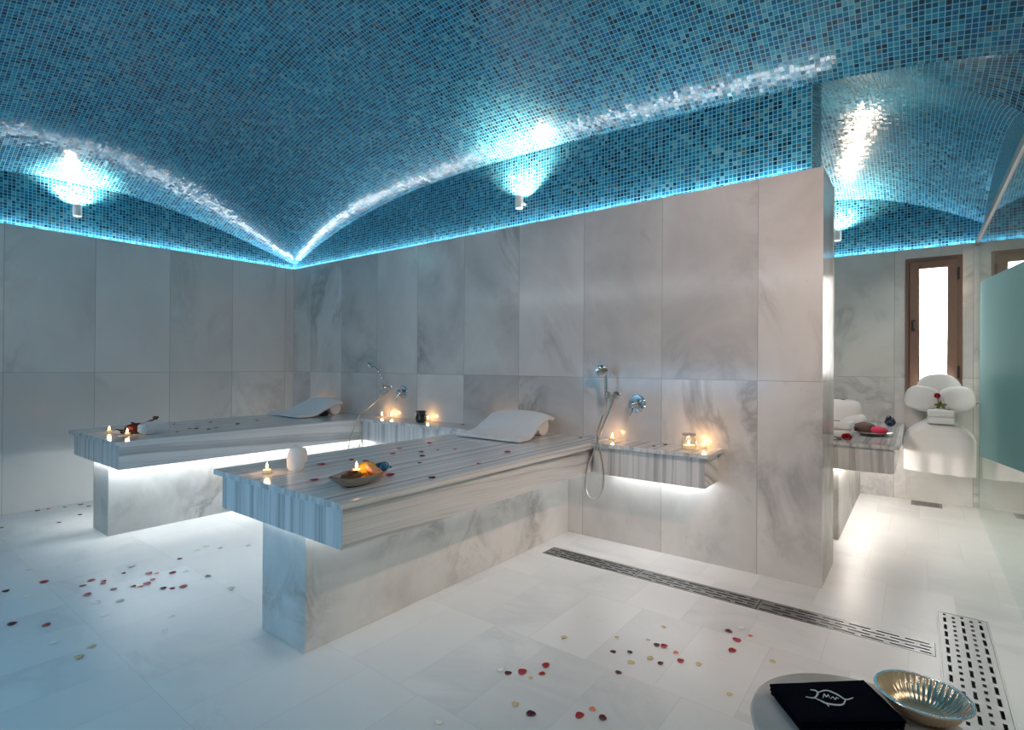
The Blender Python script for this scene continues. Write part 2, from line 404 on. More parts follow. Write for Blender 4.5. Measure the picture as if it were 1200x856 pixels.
# floor, left open over the drain channels
holes = [(3.945, 6.0, -.505, -.355), (6.012, 6.212, -1.35, .06), (5.89, 6.115, 2.655, 2.86)]
xs = sorted({-.2, 8.4, *[h[0] for h in holes], *[h[1] for h in holes]}); ys = sorted({-4.1, 3.1, *[h[2] for h in holes], *[h[3] for h in holes]})
fl = MB()
for i in range(len(xs) - 1):
    for j in range(len(ys) - 1):
        cx, cy = (xs[i] + xs[i + 1]) / 2, (ys[j] + ys[j + 1]) / 2
        if any(h[0] < cx < h[1] and h[2] < cy < h[3] for h in holes): continue
        fl.add([(xs[i], ys[j], 0), (xs[i + 1], ys[j], 0), (xs[i + 1], ys[j + 1], 0), (xs[i], ys[j + 1], 0)], [(0, 1, 2, 3)])
struct(fl.build('floor', M['floor']))

wl = struct(MB().box(-.03, 0, -3.93, 0, 0, ZT).build('wall_left', M['wall_left'], bevel=.002))
lunette('mosaic_lunette', Y0, Y1, Ay, 2.3, 1, X0, wl)
wb = struct(MB().box(-.03, 6.36, -3.96, -3.93, 0, ZT).build('wall_back', M['wall_part'], bevel=.002))
lunette('mosaic_lunette', X0, X1, Bx, 2.3, 0, Y0, wb)
# the thick partition between the two rooms
pm = MB()
pm.box(-.03, 5.508, 0, .03, 0, ZT); pm.box(5.478, 5.508, .03, .47, 0, ZT); pm.box(4.1, 5.508, .47, .5, 0, ZT); pm.box(5.44, 5.478, .03, .47, 2.3, ZT)
wp = struct(pm.build('wall_partition', M['wall_part'], bevel=.002))
lunette('mosaic_lunette', X0, 5.44, Bx, 2.3, 0, Y1, wp)
mb = MB(); z0 = 2.3
def endtop(y): return Bx(5.44) + (near(5.44) - Bx(5.44)) * (y - .06) / .44
mb.add([(5.44, .06, z0), (5.44, .44, z0), (5.44, .44, endtop(.44)), (5.44, .06, endtop(.06))], [(0, 1, 2, 3)], False, [(0, 0), (.38, 0), (.38, .6), (0, .6)])
mb.add([(5.44, .44, z0), (4.1, .44, z0), (4.1, .44, 3.0), (5.44, .44, endtop(.44))], [(0, 1, 2, 3)], False, [(0, 0), (1.3, 0), (1.3, .6), (0, .6)])
mb.build('mosaic_end', M['mosaic'], wp)
# far wall with a window opening
WX0, WX1, WZ0, WZ1 = 5.838, 6.258, .96, 2.295
fw = MB()
fw.box(4.07, WX0, YF, YF + .03, 0, ZT); fw.box(WX1, 6.40, YF, YF + .03, 0, ZT)
fw.box(WX0, WX1, YF, YF + .03, 0, WZ0); fw.box(WX0, WX1, YF, YF + .03, WZ1, ZT)
wf = struct(fw.build('wall_far', M['wall_far'], bevel=.0015))
lunette('mosaic_lunette', 4.03, 6.40, far, 2.3, 0, YF2, wf)
wfl = struct(MB().box(4.07, 4.1, .5, 2.888, 0, ZT).build('wall_far_left', M['wall_far']))
lunette('mosaic_lunette', .44, YF2, side, 2.3, 1, 4.03, wfl)
# right side : a marble strip beyond the glass, mosaic above the glass
wr = struct(MB().box(6.40, 6.46, YF - .02, 3.0, 0, ZT).build('wall_right', M['wall_far']))
lunette('mosaic_lunette', .5, YF2, side, 2.412, 1, 6.40, wr)
dz = Bx(X1) - ZC
lunette('mosaic_lunette', Y0, Y1, lambda y: vault(X1, y), 2.412, 1, X1, wr)
mb = MB(); mb.add([(6.40, .06, 2.412), (6.40, .5, 2.412), (6.40, .5, side(.5)), (6.40, .06, Bx(6.4))], [(0, 1, 2, 3)], False, [(0, 0), (.44, 0), (.44, .22), (0, .3)])
mb.build('mosaic_infill', M['mosaic'], wr)

# main vault
NX, NY = 96, 72
la = arclen(Bx, X0, X1, NX); lb = arclen(Ay, Y0, Y1, 400)
def lbc(v): return float(np.interp(.5 - .5 * math.cos(PI * v), np.linspace(0, 1, 401), lb))
mb = MB()
mb.grid(lambda u, v: (X0 + (X1 - X0) * u, Y0 + (Y1 - Y0) * (.5 - .5 * math.cos(PI * v)), vault(X0 + (X1 - X0) * u, Y0 + (Y1 - Y0) * (.5 - .5 * math.cos(PI * v)))), NX, NY,
        uvfn=lambda u, v: (la[int(round(u * NX))], lbc(v)))
struct(mb.build('ceiling', M['mosaic']))
# soffit between the vaults, then the far vault
mb = MB()
mb.grid(lambda u, v: (5.40 + 1.0 * u, .06 + .44 * v, Bx(5.40 + u) + (near(5.40 + u) - Bx(5.40 + u)) * v), 30, 8, uvfn=lambda u, v: (u * 1.03, v * .46))
struct(mb.build('ceiling_soffit', M['mosaic']))
lc = arclen(near, 4.03, 6.40, 60); ld = arclen(side, .5, YF2, 60)
def farvault(u, v):
    x = 4.03 + 2.37 * u; y = .5 + (YF2 - .5) * v
    c0, c1, d0, d1 = near(x), far(x), side(y), side(y)
    k00, k10, k01, k11 = near(4.03), near(6.40), far(4.03), far(6.40)
    e = (1 - v) * c0 + v * c1 + (1 - u) * d0 + u * d1 - ((1 - u) * (1 - v) * k00 + u * (1 - v) * k10 + (1 - u) * v * k01 + u * v * k11)
    return (x, y, e)
mb = MB(); mb.grid(farvault, 60, 60, uvfn=lambda u, v: (lc[int(round(u * 60))], ld[int(round(v * 60))]))
struct(mb.build('ceiling_far', M['mosaic']))

# led strips hidden in the cornice groove
def strip(label, *boxes):
    mb = MB()
    for b in boxes: mb.box(*b)
    return tag(mb.build('led_strip', M['led']), label, 'led strip', 'cornice led strips')
strip('cool white led strip in the cornice groove on top of the left marble wall', (-.052, -.036, -3.9, 0, 2.366, 2.374))
strip('cool white led strip in the cornice groove above the long partition wall', (-.03, 5.40, .036, .052, 2.366, 2.374))
strip('cool white led strip in the cornice groove above the window wall', (4.1, 6.36, YF + .036, YF + .052, 2.366, 2.374))
o = MB().box(1.7, 4.5, -3.93, -3.92, 1.02, 1.10).build('led_strip', M['led_blue']); tag(o, 'blue colour-therapy led bar on the wall behind the viewer', 'led strip')  # added source that tints the bench ends and left floor blue
strip('cool white led strip in the hidden left cornice of the far room', (4.036, 4.052, .5, YF, 2.366, 2.374))  # unseen strip added so the far vault bounces more light
strip('cool white led strip in the cornice groove above the wall behind the viewer', (-.03, 6.36, -3.952, -3.94, 2.40, 2.408))

# trim above the glass, glass wall
tr = struct(MB().box(6.345, 6.40, -3.93, YF, 2.36, 2.412).build('trim_1', plain('pale_metal_trim', (.34, .30, .28), .5, .1), bevel=.004))
gw = thing('shower_screen', 'tall clear glass wall panel with a wavy frosted teal band at right edge', 'glass panel', (6.36, -.7, 0))
part(MB().box(6.355, 6.365, -3.9, 2.50, .0, 2.36), 'pane', M['glass'], gw)
fm = MB(); n = 40; vs = []; fs = []
for i in range(n + 1):
    y = 2.497 - 3.6 * i / n
    t = (2.497 - y) / 2.25
    zt = 1.985 - .195 * t; zb = .515 + .215 * t
    vs += [(6.3535, y, zb), (6.3535, y, zt), (6.3515, y, zb), (6.3515, y, zt)]
for i in range(n):
    a = 4 * i; c = a + 4
    fs += [(a, c, c + 1, a + 1), (a + 2, a + 3, c + 3, c + 2), (a + 1, c + 1, c + 3, a + 3), (a, a + 2, c + 2, c)]
fs += [(0, 1, 3, 2), (4 * n, 4 * n + 2, 4 * n + 3, 4 * n + 1)]
fo = part(fm.add(vs, fs), 'frosted_film', M['film'], gw); fo['label'] = 'frosted teal film'
g2 = thing('shower_screen', 'narrow clear glass strip between the frosted panel and the window wall', 'glass panel', (6.36, 2.7, 0))
part(MB().box(6.355, 6.365, 2.506, YF - .002, 0, 2.36), 'pane', M['glass'], g2)
cl = thing('glass_clamp', 'small chrome clamp joining two glass panels beside the orchid towel', 'clamp', (6.355, 2.50, .945))
cm = MB(); cm.box(6.342, 6.3545, 2.40, 2.60, .935, .957); part(cm, 'plate', M['chrome'], cl, bevel=.003)
part(MB().tube([(6.33, 2.55, .946), (6.343, 2.55, .946)], .012), 'bolt', M['chrome'], cl)

# corridor beyond the glass
struct(MB().box(8.3, 8.36, -4.0, 3.0, 0, 2.8).build('wall_corridor', M['corr']))
struct(MB().box(6.36, 8.36, 3.0, 3.06, 0, 2.8).build('wall_corridor_far', M['corr']))
struct(MB().box(6.36, 8.36, -4.06, -4.0, 0, 2.8).build('wall_corridor_near', M['corr']))
struct(MB().box(6.46, 8.36, -4.06, 3.06, 2.8, 2.86).build('ceiling_corridor', M['corr']))

# window
w1 = bpy.data.objects.new('window_1', None); w1.location = (WX0, YF, WZ0); link(w1); struct(w1)
def framemb(x0, x1, z0, z1, w, y0, y1):
    mb = MB(); mb.box(x0, x0 + w, y0, y1, z0, z1); mb.box(x1 - w, x1, y0, y1, z0, z1)
    mb.box(x0 + w, x1 - w, y0, y1, z1 - w, z1); mb.box(x0 + w, x1 - w, y0, y1, z0, z0 + w); return mb
part(framemb(WX0, WX1, WZ0, WZ1, .03, YF - .012, YF + .06), 'window_frame', M['brown'], w1, bevel=.003)
part(framemb(WX0 + .032, WX1 - .032, WZ0 + .032, WZ1 - .032, .075, YF - .03, YF + .045), 'sash', M['brown'], w1, bevel=.005)
part(MB().box(WX0 + .105, WX1 - .105, YF + .012, YF + .02, WZ0 + .105, WZ1 - .105), 'pane', M['pane'], w1)
hm = MB(); hm.box(5.885, 5.913, YF - .038, YF - .03, 1.60, 1.71); hm.tube([(5.899, YF - .03, 1.63), (5.899, YF - .055, 1.63), (5.899, YF - .058, 1.69)], .008)
part(hm, 'handle', M['dark'], w1, bevel=.002)
for z in (1.222, 2.124):
    part(MB().box(6.222, 6.238, YF - .045, YF - .012, z - .055, z + .055), 'hinge', M['dark'], w1, bevel=.003)

# ------------------------------------------------------------------ benches and shelves
def zt(y): return .718 + .017 * (min(max(y, -2.24), 0) + 2.24) / 2.24
def striped_box(x0, x1, y0, y1, z0, fz, seed=0., su=1.0, cavity=0):
    """box with a sloping top, uv.x across the bands on every face"""
    mb = MB()
    def face(ps, us): mb.add(ps, [(0, 1, 2, 3)], False, us)
    za, zb = fz(y0), fz(y1)
    face([(x0, y0, z0), (x1, y0, z0), (x1, y0, za), (x0, y0, za)], [(x0 + seed, 0), (x1 + seed, 0), (x1 + seed, .2), (x0 + seed, .2)])
    face([(x0, y1, z0), (x0, y1, zb), (x1, y1, zb), (x1, y1, z0)], [(x0 + seed, 0), (x0 + seed, .2), (x1 + seed, .2), (x1 + seed, 0)])
    k = x1 + seed
    face([(x1, y0, z0), (x1, y1, z0), (x1, y1, zb), (x1, y0, za)], [(k + .32, 0), (k + .20 , y1 - y0), (k + .02, y1 - y0), (k + .12, 0)])
    face([(x0, y0, z0), (x0, y0, za), (x0, y1, zb), (x0, y1, z0)], [(k + 1.32, 0), (k + 1.12, 0), (k + 1.02, y1 - y0), (k + 1.2, y1 - y0)])
    face([(x0, y0, za), (x1, y0, za), (x1, y1, zb), (x0, y1, zb)], [(x0 * su + seed, 0), (x1 * su + seed, 0), (x1 * su + seed, y1 - y0), (x0 * su + seed, y1 - y0)])
    if not cavity:
        face([(x0, y0, z0), (x0, y1, z0), (x1, y1, z0), (x1, y0, z0)], [(x0 + seed, 0), (x0 + seed, y1 - y0), (x1 + seed, y1 - y0), (x1 + seed, 0)])
    else:
        o = [(x0, y0), (x1, y0), (x1, y1), (x0, y1)]; e = .02; q = [(x0 + e, y0 + e), (x1 - e, y0 + e), (x1 - e, y1), (x0 + e, y1)]; zc = z0 + cavity
        for i in (0, 1, 3):
            j = (i + 1) % 4
            face([(*o[i], z0), (*q[i], z0), (*q[j], z0), (*o[j], z0)], [(seed, 0), (seed + .02, 0), (seed + .02, 1), (seed, 1)])
            face([(*q[i], z0), (*q[i], zc), (*q[j], zc), (*q[j], z0)], [(seed, 0), (seed + .02, 0), (seed + .02, 1), (seed, 1)])
        face([(*p, zc) for p in q], [(seed, 0), (seed + .4, 0), (seed + .4, 1), (seed, 1)])
    return mb
TH = .024
def bench(label, x0, x1, bx0, bx1, y0, yb, y1, fz, seed, zb0=.525, led='led_bench'):
    y1 -= .002
    t = thing('marble_bench', label, 'bench', ((x0 + x1) / 2, y1, 0), 'striped marble benches')
    b = part(MB().box(bx0, bx1, yb, y1, 0, zb0 + .029), 'base', M['block'], t, bevel=.003)
    b['label'] = 'pale veined marble base'
    part(striped_box(x0, x1, y0, y1, zb0, lambda y: fz(y) - TH, seed, cavity=.03), 'apron', M['stripe'], t)
    part(striped_box(x0 - .03, x1 + .03, y0 - .03, y1, fz(-2.24) - TH - .001, fz, seed + 3.3, 1.6), 'top_slab', M['stripe'], t)
    s = MB(); zz = (zb0 + .012, zb0 + .022)
    s.box(bx0 - .05, bx0 - .03, yb - .02, y1 - .02, *zz); s.box(bx1 + .03, bx1 + .05, yb - .02, y1 - .02, *zz)
    if yb - y0 > .03: s.box(bx0 - .03, bx1 + .03, yb - .018, yb - .006, *zz)
    part(s, 'light_strip', M[led], t)
    return t
bench('long striped marble bench nearest the viewer, with boat tray and rolled towel', 3.16, 4.165, 3.48, 3.843, -2.209, -2.168, 0, zt, 0.)
bench('striped marble bench farther back along the left wall, with dark dried flowers', .627, 1.66, .973, 1.308, -2.214, -2.175, 0, zt, 5.1, led='led_rear')
bench('short striped marble bench in the far room holding folded towels and a pan', 4.86, 5.81, 5.0, 5.482, 1.01, 1.05, YF - .001, lambda y: .72, 9.3, .522, 'led_warm')
def shelf(label, x0, x1, right_end, seed):
    t = thing('wall_shelf', label, 'shelf', ((x0 + x1) / 2, 0, .525), 'striped marble wall shelves')
    e = .03 if right_end else 0
    part(striped_box(x0, x1, -.2655, 0, .527, lambda y: .735 - TH, seed, cavity=.02), 'apron', M['stripe'], t)
    part(striped_box(x0, x1 + e, -.2955, 0, .735 - TH, lambda y: .7352, seed + 1.7, 1.6), 'top_slab', M['stripe'], t)
    part(MB().box(x0 + .02, x1 - .06, -.06, -.04, .532, .541), 'light_strip', M['led_shelf'], t)
    return t
shelf('striped marble wall shelf right of the near bench with a glass candle jar', 4.197, 4.937, True, 13.)
shelf('striped marble wall shelf between the two benches with a black vase', 1.692, 3.128, False, 17.)

# ------------------------------------------------------------------ wall lamps
def sconce(label, x, y, z, dirx, diry, power, tilt=.38, cone=132):
    t = thing('wall_lamp', label, 'lamp', (x, y, z), 'cylinder uplights on the mosaic')
    r = .033
    part(MB().lathe([(r - .004, z - .05), (r, z - .046), (r, z + .05), (r - .004, z + .05), (r - .004, z + .03), (.0, z + .03)], (x, y, 0), 32), 'body', M['white_metal'], t)
    part(MB().lathe([(.0, z - .053), (r - .005, z - .053), (r - .005, z - .0505), (0, z - .0505)], (x, y, 0), 24), 'diffuser', emission('sconce_diffuser', (1., .93, .85), 1.6 * G['sconce']), t)
    part(MB().lathe([(.0, z + .031), (r - .006, z + .031), (r - .006, z + .036), (0, z + .036)], (x, y, 0), 24), 'lens', M['lampglow'], t)
    part(MB().tube([(x, y, z), (x - dirx * .11, y - diry * .11, z)], .012), 'bracket', M['white_metal'], t)
    l = bpy.data.lights.new('wall_lamp_light', 'SPOT'); l.energy = power; l.color = (1., .76, .55); l.spot_size = math.radians(cone); l.spot_blend = .7; l.shadow_soft_size = .02
    lo = bpy.data.objects.new('wall_lamp_light', l); lo.location = (0, 0, .06); lo.rotation_euler = Vector((-dirx * tilt, -diry * tilt, 1)).to_track_quat('-Z', 'Y').to_euler(); link(lo, t)
sconce('white cylinder uplight on the blue mosaic above the left wall', .02, -2.067, 2.60, 1, 0, P_SCONCE)
sconce('white cylinder uplight on the blue mosaic above the long partition wall', 3.375, -.02, 2.572, 0, -1, P_SCONCE)
sconce('white cylinder uplight on the blue mosaic above the far room window wall', 5.281, YF - .03, 2.60, 0, -1, P_SCONCE * .6, .02, 160)

sconce('white cylinder lamp above the glass wall beside the viewer', X1 - .08, -1.95, 2.60, -1, 0, P_SCONCE)  # unseen lamp added to carry the warm spot below
l = bpy.data.lights.new('wall_lamp_downlight', 'SPOT'); l.energy = P_WARM; l.color = (1., .68, .52); l.spot_size = math.radians(120); l.spot_blend = 1.; l.shadow_soft_size = .04  # added warm fill for the right part of the partition
lo = bpy.data.objects.new('wall_lamp_downlight', l); lo.location = (X1 - .08, -1.95, 2.535); lo.rotation_euler = Vector((-1.74, 1.95, -1.15)).to_track_quat('-Z', 'Y').to_euler(); link(lo)
sconce('white cylinder lamp on the hidden back of the partition in the far room', 4.75, .52, 2.60, 0, 1, P_SCONCE * .5)  # unseen lamp added to carry the spot aimed at the sheet
l = bpy.data.lights.new('wall_lamp_downlight', 'SPOT'); l.energy = P_FARW; l.color = (1., .84, .74); l.spot_size = math.radians(58); l.spot_blend = 1.; l.shadow_soft_size = .05  # added fill for the front of the draped sheet
lo = bpy.data.objects.new('wall_lamp_downlight', l); lo.location = (4.75, .55, 2.53); lo.rotation_euler = Vector((1.33, 1.95, -2.0)).to_track_quat('-Z', 'Y').to_euler(); link(lo)
# ceiling lamps added in the unseen corridor as warm fill
for k, y in enumerate((-3.1, -1.3, 1.2)):
    t = thing('ceiling_lamp', ['square warm ceiling lamp of the corridor, nearer the viewer', 'square warm ceiling lamp of the corridor, farther along', 'square warm ceiling lamp of the corridor beside the far room'][k], 'lamp', (7.4, y, 2.8), 'corridor ceiling lamps')
    part(MB().box(7.1, 7.7, y - .3, y + .3, 2.775, 2.8), 'housing', M['white_metal'], t, bevel=.004)
    part(MB().box(7.13, 7.67, y - .27, y + .27, 2.768, 2.7745), 'diffuser', M['corrlamp'], t)
    l = bpy.data.lights.new('ceiling_lamp_light', 'AREA'); l.energy = P_CORRFAR if k == 2 else P_CORRIDOR; l.size = .55; l.color = (1., .88, .80)
    lo = bpy.data.objects.new('ceiling_lamp_light', l); lo.location = (0, 0, -.05); link(lo, t)

# ------------------------------------------------------------------ drains
def slotted(x0, x1, y0, y1, along, rows, slot, gap, wid, z0=-.004, z1=.001, stag=.5, edge=.012):
    """steel plate with real slots; along = 0 rows run in x, 1 rows run in y; rows = (centre, slot scale)"""
    mb = MB(); a0, a1 = (x0, x1) if along == 0 else (y0, y1); b0, b1 = (y0, y1) if along == 0 else (x0, x1)
    def bx(p0, p1, q0, q1):
        if p1 - p0 < 1e-5 or q1 - q0 < 1e-5: return
        if along == 0: mb.box(p0, p1, q0, q1, z0, z1)
        else: mb.box(q0, q1, p0, p1, z0, z1)
    q = b0
    for ri, (c, k) in enumerate(rows):
        bx(a0, a1, q, c - wid / 2)
        L = slot * k; p = a0; s = a0 + edge + (stag * (L + gap) if ri % 2 and stag else 0)
        while s < a1 - edge - .012:
            e = min(s + L, a1 - edge); bx(p, s, c - wid / 2, c + wid / 2); p = e; s = e + gap
        bx(p, a1, c - wid / 2, c + wid / 2); q = c + wid / 2
    bx(a0, a1, q, b1); return mb
def channel(x0, x1, y0, y1, d=.05):
    mb = MB(); mb.box(x0, x1, y0, y1, -d - .004, -d); mb.box(x0 - .004, x0, y0, y1, -d, -.0045); mb.box(x1, x1 + .004, y0, y1, -d, -.0045)
    mb.box(x0, x1, y0 - .004, y0, -d, -.0045); mb.box(x0, x1, y1, y1 + .004, -d, -.0045); return mb
ld_ = thing('linear_drain', 'long slotted steel drain strip set in the floor along the partition', 'drain', (4.97, -.43, 0))
part(channel(3.945, 6.0, -.505, -.355), 'channel', M['channel'], ld_)
for a, b in ((3.947, 4.600), (4.604, 5.270), (5.274, 5.998)):
    part(slotted(a, b, -.503, -.357, 0, [(-.484, 1), (-.452, 1), (-.420, 1), (-.388, 1)], .088, .022, .012), 'grate', M['steel'], ld_)
bd = thing('drain_grate', 'wide steel floor grate with rectangular slots beside the silver bowl', 'drain', (6.11, -.6, 0))
part(channel(6.012, 6.212, -1.35, .06), 'channel', M['channel'], bd)
part(slotted(6.020, 6.204, -1.342, .052, 1, [(6.044, 1), (6.078, .42), (6.112, 1), (6.146, .42), (6.180, 1)], .06, .03, .012, stag=0), 'grate', M['steel'], bd)
part(MB().box(6.012, 6.019, -1.35, .06, -.006, .002).box(6.205, 6.212, -1.35, .06, -.006, .002).box(6.019, 6.205, .053, .06, -.006, .002), 'frame', M['steel'], bd)
sd = thing('floor_drain', 'small square steel drain in the floor below the draped basin', 'drain', (6.0, 2.76, 0))
part(channel(5.89, 6.115, 2.655, 2.86), 'channel', M['channel'], sd)
part(slotted(5.892, 6.113, 2.657, 2.858, 0, [(2.68 + .022 * i, 1) for i in range(8)], .018, .01, .011, stag=.5), 'grate', M['steel'], sd)

# ------------------------------------------------------------------ showers
def shower(label, bx, bz, head_c, head_n, head_r, handle, hose, group='hand showers on the wall'):
    t = thing('hand_shower', label, 'shower', (bx, 0, bz), group)
    k = MB(); k.lathe([(0, 0), (.026, 0), (.026, .006), (.015, .012), (.015, .035), (0, .035)], (bx + .02, 0, bz), 24, M=Matrix.Rotation(PI / 2, 4, 'X'))
    k.tube([(bx + .02, -.03, bz), (bx, -.075, bz + .003)], .011)
    k.lathe([(.013, -.02), (.018, -.02), (.018, .022), (.013, .022)], (bx - .006, -.085, bz + .003), 20)
    part(k, 'bracket', M['chrome'], t)
    part(MB().tube(spline(handle, 6), [.011 + .002 * math.sin(i) * 0 for i in range(6 * (len(handle) - 1) + 1)]), 'handle', M['chrome'], t)
    nrm = Vector(head_n).normalized(); R = nrm.to_track_quat('Z', 'Y').to_matrix().to_4x4()
    part(MB().lathe([(0, -.028), (.016, -.026), (head_r * .8, -.010), (head_r, 0), (head_r, .006), (head_r - .004, .009), (0, .0095)], head_c, 32, M=R), 'shower_head', M['chrome'], t)
    nz = MB()
    for q in range(3):
        for s in range(1 if q == 0 else 6 * q):
            a = 2 * PI * s / max(1, 6 * q); v = R @ Vector((head_r * .3 * q * math.cos(a), head_r * .3 * q * math.sin(a), .0105)); nz.blob(Vector(head_c) + v, (.0025, .0025, .0025), 6, 4)
    part(nz, 'nozzles', M['dark'], t)
    part(MB().tube(spline(hose, 8), .006, 10), 'hose', M['hose'], t)
    return t
shower('chrome hand shower above the right shelf, hose looping below it', 4.215, 1.045, (4.175, -.115, 1.216), (.45, -.85, -.1), .042,
       [(4.196, -.085, 1.02), (4.197, -.088, 1.09), (4.196, -.095, 1.17), (4.182, -.105, 1.205)],
       [(4.196, -.085, 1.02), (4.195, -.09, .95), (4.19, -.15, .87), (4.245, -.305, .775), (4.255, -.325, .74), (4.20, -.325, .60), (4.168, -.325, .50), (4.178, -.325, .407), (4.229, -.325, .364), (4.290, -.325, .424), (4.304, -.325, .55), (4.272, -.325, .71), (4.262, -.315, .775), (4.225, -.16, .87), (4.22, -.06, .96), (4.222, -.02, 1.015)])
shower('chrome hand shower between the benches, tilted over the far shelf', 1.766, 1.035, (1.632, -.13, 1.249), (-.8, -.35, -.5), .040,
       [(1.763, -.085, 1.015), (1.766, -.088, 1.07), (1.765, -.095, 1.132), (1.712, -.115, 1.207), (1.65, -.125, 1.238)],
       [(1.763, -.085, 1.015), (1.75, -.10, .95), (1.73, -.2, .85), (1.715, -.305, .775), (1.712, -.335, .735), (1.705, -.40, .573), (1.705, -.436, .45), (1.72, -.43, .35), (1.77, -.39, .33), (1.815, -.36, .39), (1.82, -.35, .49), (1.775, -.35, .59), (1.72, -.33, .74), (1.722, -.305, .785), (1.74, -.2, .86), (1.775, -.08, .96), (1.785, -.02, 1.005)])
def valve(label, x, z):
    t = thing('shower_valve', label, 'valve', (x, 0, z), 'shower mixer valves')
    part(MB().lathe([(0, 0), (.062, 0), (.062, .006), (.057, .011), (0, .012)], (x, 0, z), 40, M=Matrix.Rotation(PI / 2, 4, 'X')), 'plate', M['chrome'], t)
    part(MB().lathe([(.026, .011), (.026, .05), (.024, .07), (.018, .076), (0, .077)], (x, 0, z), 32, M=Matrix.Rotation(PI / 2, 4, 'X')), 'cap', M['chrome'], t)
    part(MB().tube([(x, -.06, z - .015), (x - .004, -.075, z - .05), (x - .01, -.085, z - .085)], [.009, .008, .007]), 'lever', M['chrome'], t)
valve('round chrome mixer valve above the right shelf', 4.393, .993)
valve('round chrome mixer valve between the benches above the far shelf', 1.975, .988)

# ------------------------------------------------------------------ towels
def wedge_towel(label, x0, x1, y0, y1, z, h, seed, skew=0.):
    t = thing('folded_towel', label, 'towel', ((x0 + x1) / 2, (y0 + y1) / 2, z), 'bath towels at the bench heads')
    th = .022
    def top(u, v):
        s = u * u * (3 - 2 * u)
        y = y0 + (y1 - y0) * v; r = max(0, (v - .22) / .78); x = x0 + (x1 - x0) * u + skew * v
        rise = h * (r * r * (3 - 2 * r)) * (1 - .25 * (2 * u - 1) ** 4) - .03 * max(0, v - .9) * 10 * .35
        w = .006 * mnoise.noise(Vector((u * 4 + seed, v * 4, 0))) + .010 * mnoise.noise(Vector((u * 2 + seed, v * 1.5, 3)))
        edge = .012 * math.sin(6 * v + seed) * (1 if u > .5 else -1) * abs(2 * u - 1)
        return (x + edge, y, z + th + .003 + rise + w * min(1, v * 3))
    part(MB().grid(top, 30, 30, th), 'towel_sheet', M['towel'], t)
    # the rolled end that props the sheet up
    pts = [(x0 + .05 + skew + (x1 - x0 - .10) * i / 12, y1 - .06, z + h * .42 + .002) for i in range(13)]
    part(MB().tube(pts, h * .42, 18), 'rolled_end', M['towel'], t)
    return t
wedge_towel('white folded towel propped up at the wall end of the near bench', 3.27, 3.82, -.62, -.13, .735, .155, 1., -.03)
wedge_towel('white folded towel propped up at the corner end of the rear bench', .68, 1.24, -.66, -.15, .735, .15, 6., -.02)

def rolled_towel(label, c, L, r, rot, flat):
    t = thing('rolled_towel', label, 'towel', c)
    Mx = Matrix.Rotation(rot, 4, 'Z')
    z = c[2]
    if not flat:
        body = MB()
        def egg(u, v):
            a = 2 * PI * u; zz = L * (.5 - .5 * math.cos(PI * v)); q = zz / L
            rr = r * 1.08 * math.sqrt(max(0, 1 - abs(2 * q - .86) ** 4.5 if q < .43 else 1 - ((q - .43) / .57) ** 2.3))
            rr = max(rr, 1e-4) * (1 + .07 * mnoise.noise(Vector((math.cos(a) * 1.3, math.sin(a) * 1.3, q * 2.5))))
            lean = .012 * q
            return Vector(c) + Mx @ Vector((rr * math.cos(a) + lean, rr * .9 * math.sin(a), zz))
        body.grid(egg, 32, 18)
        part(body, 'roll', M['towel'], t)
        f = MB()
        f.grid(lambda u, v: Vector(egg(.52 + .62 * u, .40 + .34 * v)) + (Vector(egg(.52 + .62 * u, .40 + .34 * v)) - Vector((c[0], c[1], c[2] + L * .5))).normalized() * (.003 + .006 * u), 14, 8, .005)
        part(f, 'flap', M['towel'], t)
    else:
        b = MB(); n = 40; vs = []
        # spiral cross-section, swept along the roll
        b.blob((c[0], c[1], z + r * .95), (L / 2, r, r * .95), 28, 16, M=None if False else Mx, amp=.06, seed=3, p=3.)
        part(b, 'roll', M['towel'], t)
        f = MB(); f.grid(lambda u, v: Vector((c[0], c[1], z + r * .95)) + Mx @ Vector(((u - .5) * L * .9, r * 1.03 * math.cos(2.2 + v * 1.6), r * .99 * math.sin(2.2 + v * 1.6))), 12, 8, .006)
        part(f, 'flap', M['towel'], t)
    return t
rolled_towel('small white rolled washcloth standing beside a candle on the near bench', (3.475, -2.0, zt(-2.0)), .128, .041, .2, False)
rolled_towel('small white rolled washcloth lying on the end of the rear bench', (1.395, -1.93, zt(-1.93) + .003), .20, .048, 1.9, True)

# ------------------------------------------------------------------ candles
def flame(t, x, y, z, power=P_CANDLE):
    part(MB().lathe([(0, z), (.004, z + .004), (.0055, z + .010), (.004, z + .018), (.0015, z + .026), (0, z + .031)], (x, y, 0), 12), 'flame', M['flame'], t)
    l = bpy.data.lights.new('flame_light', 'POINT'); l.energy = power; l.color = (1., .52, .22); l.shadow_soft_size = .012
    lo = bpy.data.objects.new('flame_light', l); lo.location = Vector((x, y, z + .02)) - Vector(t.location); link(lo, t)
def tealight(label, x, y, z, r=.019, h=.024, power=P_CANDLE, glow=True):
    t = thing('tealight', label, 'candle', (x, y, z), 'lit tealights')
    part(MB().lathe([(0, z + .0005), (r * .85, z + .0005), (r, z + .004), (r * 1.03, z + h), (r * .93, z + h), (r * .9, z + .004), (0, z + .003)], (x, y, 0), 24), 'glass_cup', M['cup'], t)
    part(MB().lathe([(0, z + .004), (r * .86, z + .004), (r * .88, z + h * .72), (0, z + h * .70)], (x, y, 0), 24), 'wax', M['wax'], t)
    part(MB().tube([(x, y, z + h * .68), (x + .001, y, z + h * .72 + .006)], .001, 6), 'wick', M['dark'], t)
    flame(t, x, y, z + h * .72 + .004, power); return t
zs = .7352
tealight('lit tealight alone at the outer left corner of the rear bench', 1.046, -2.10, zt(-2.1))
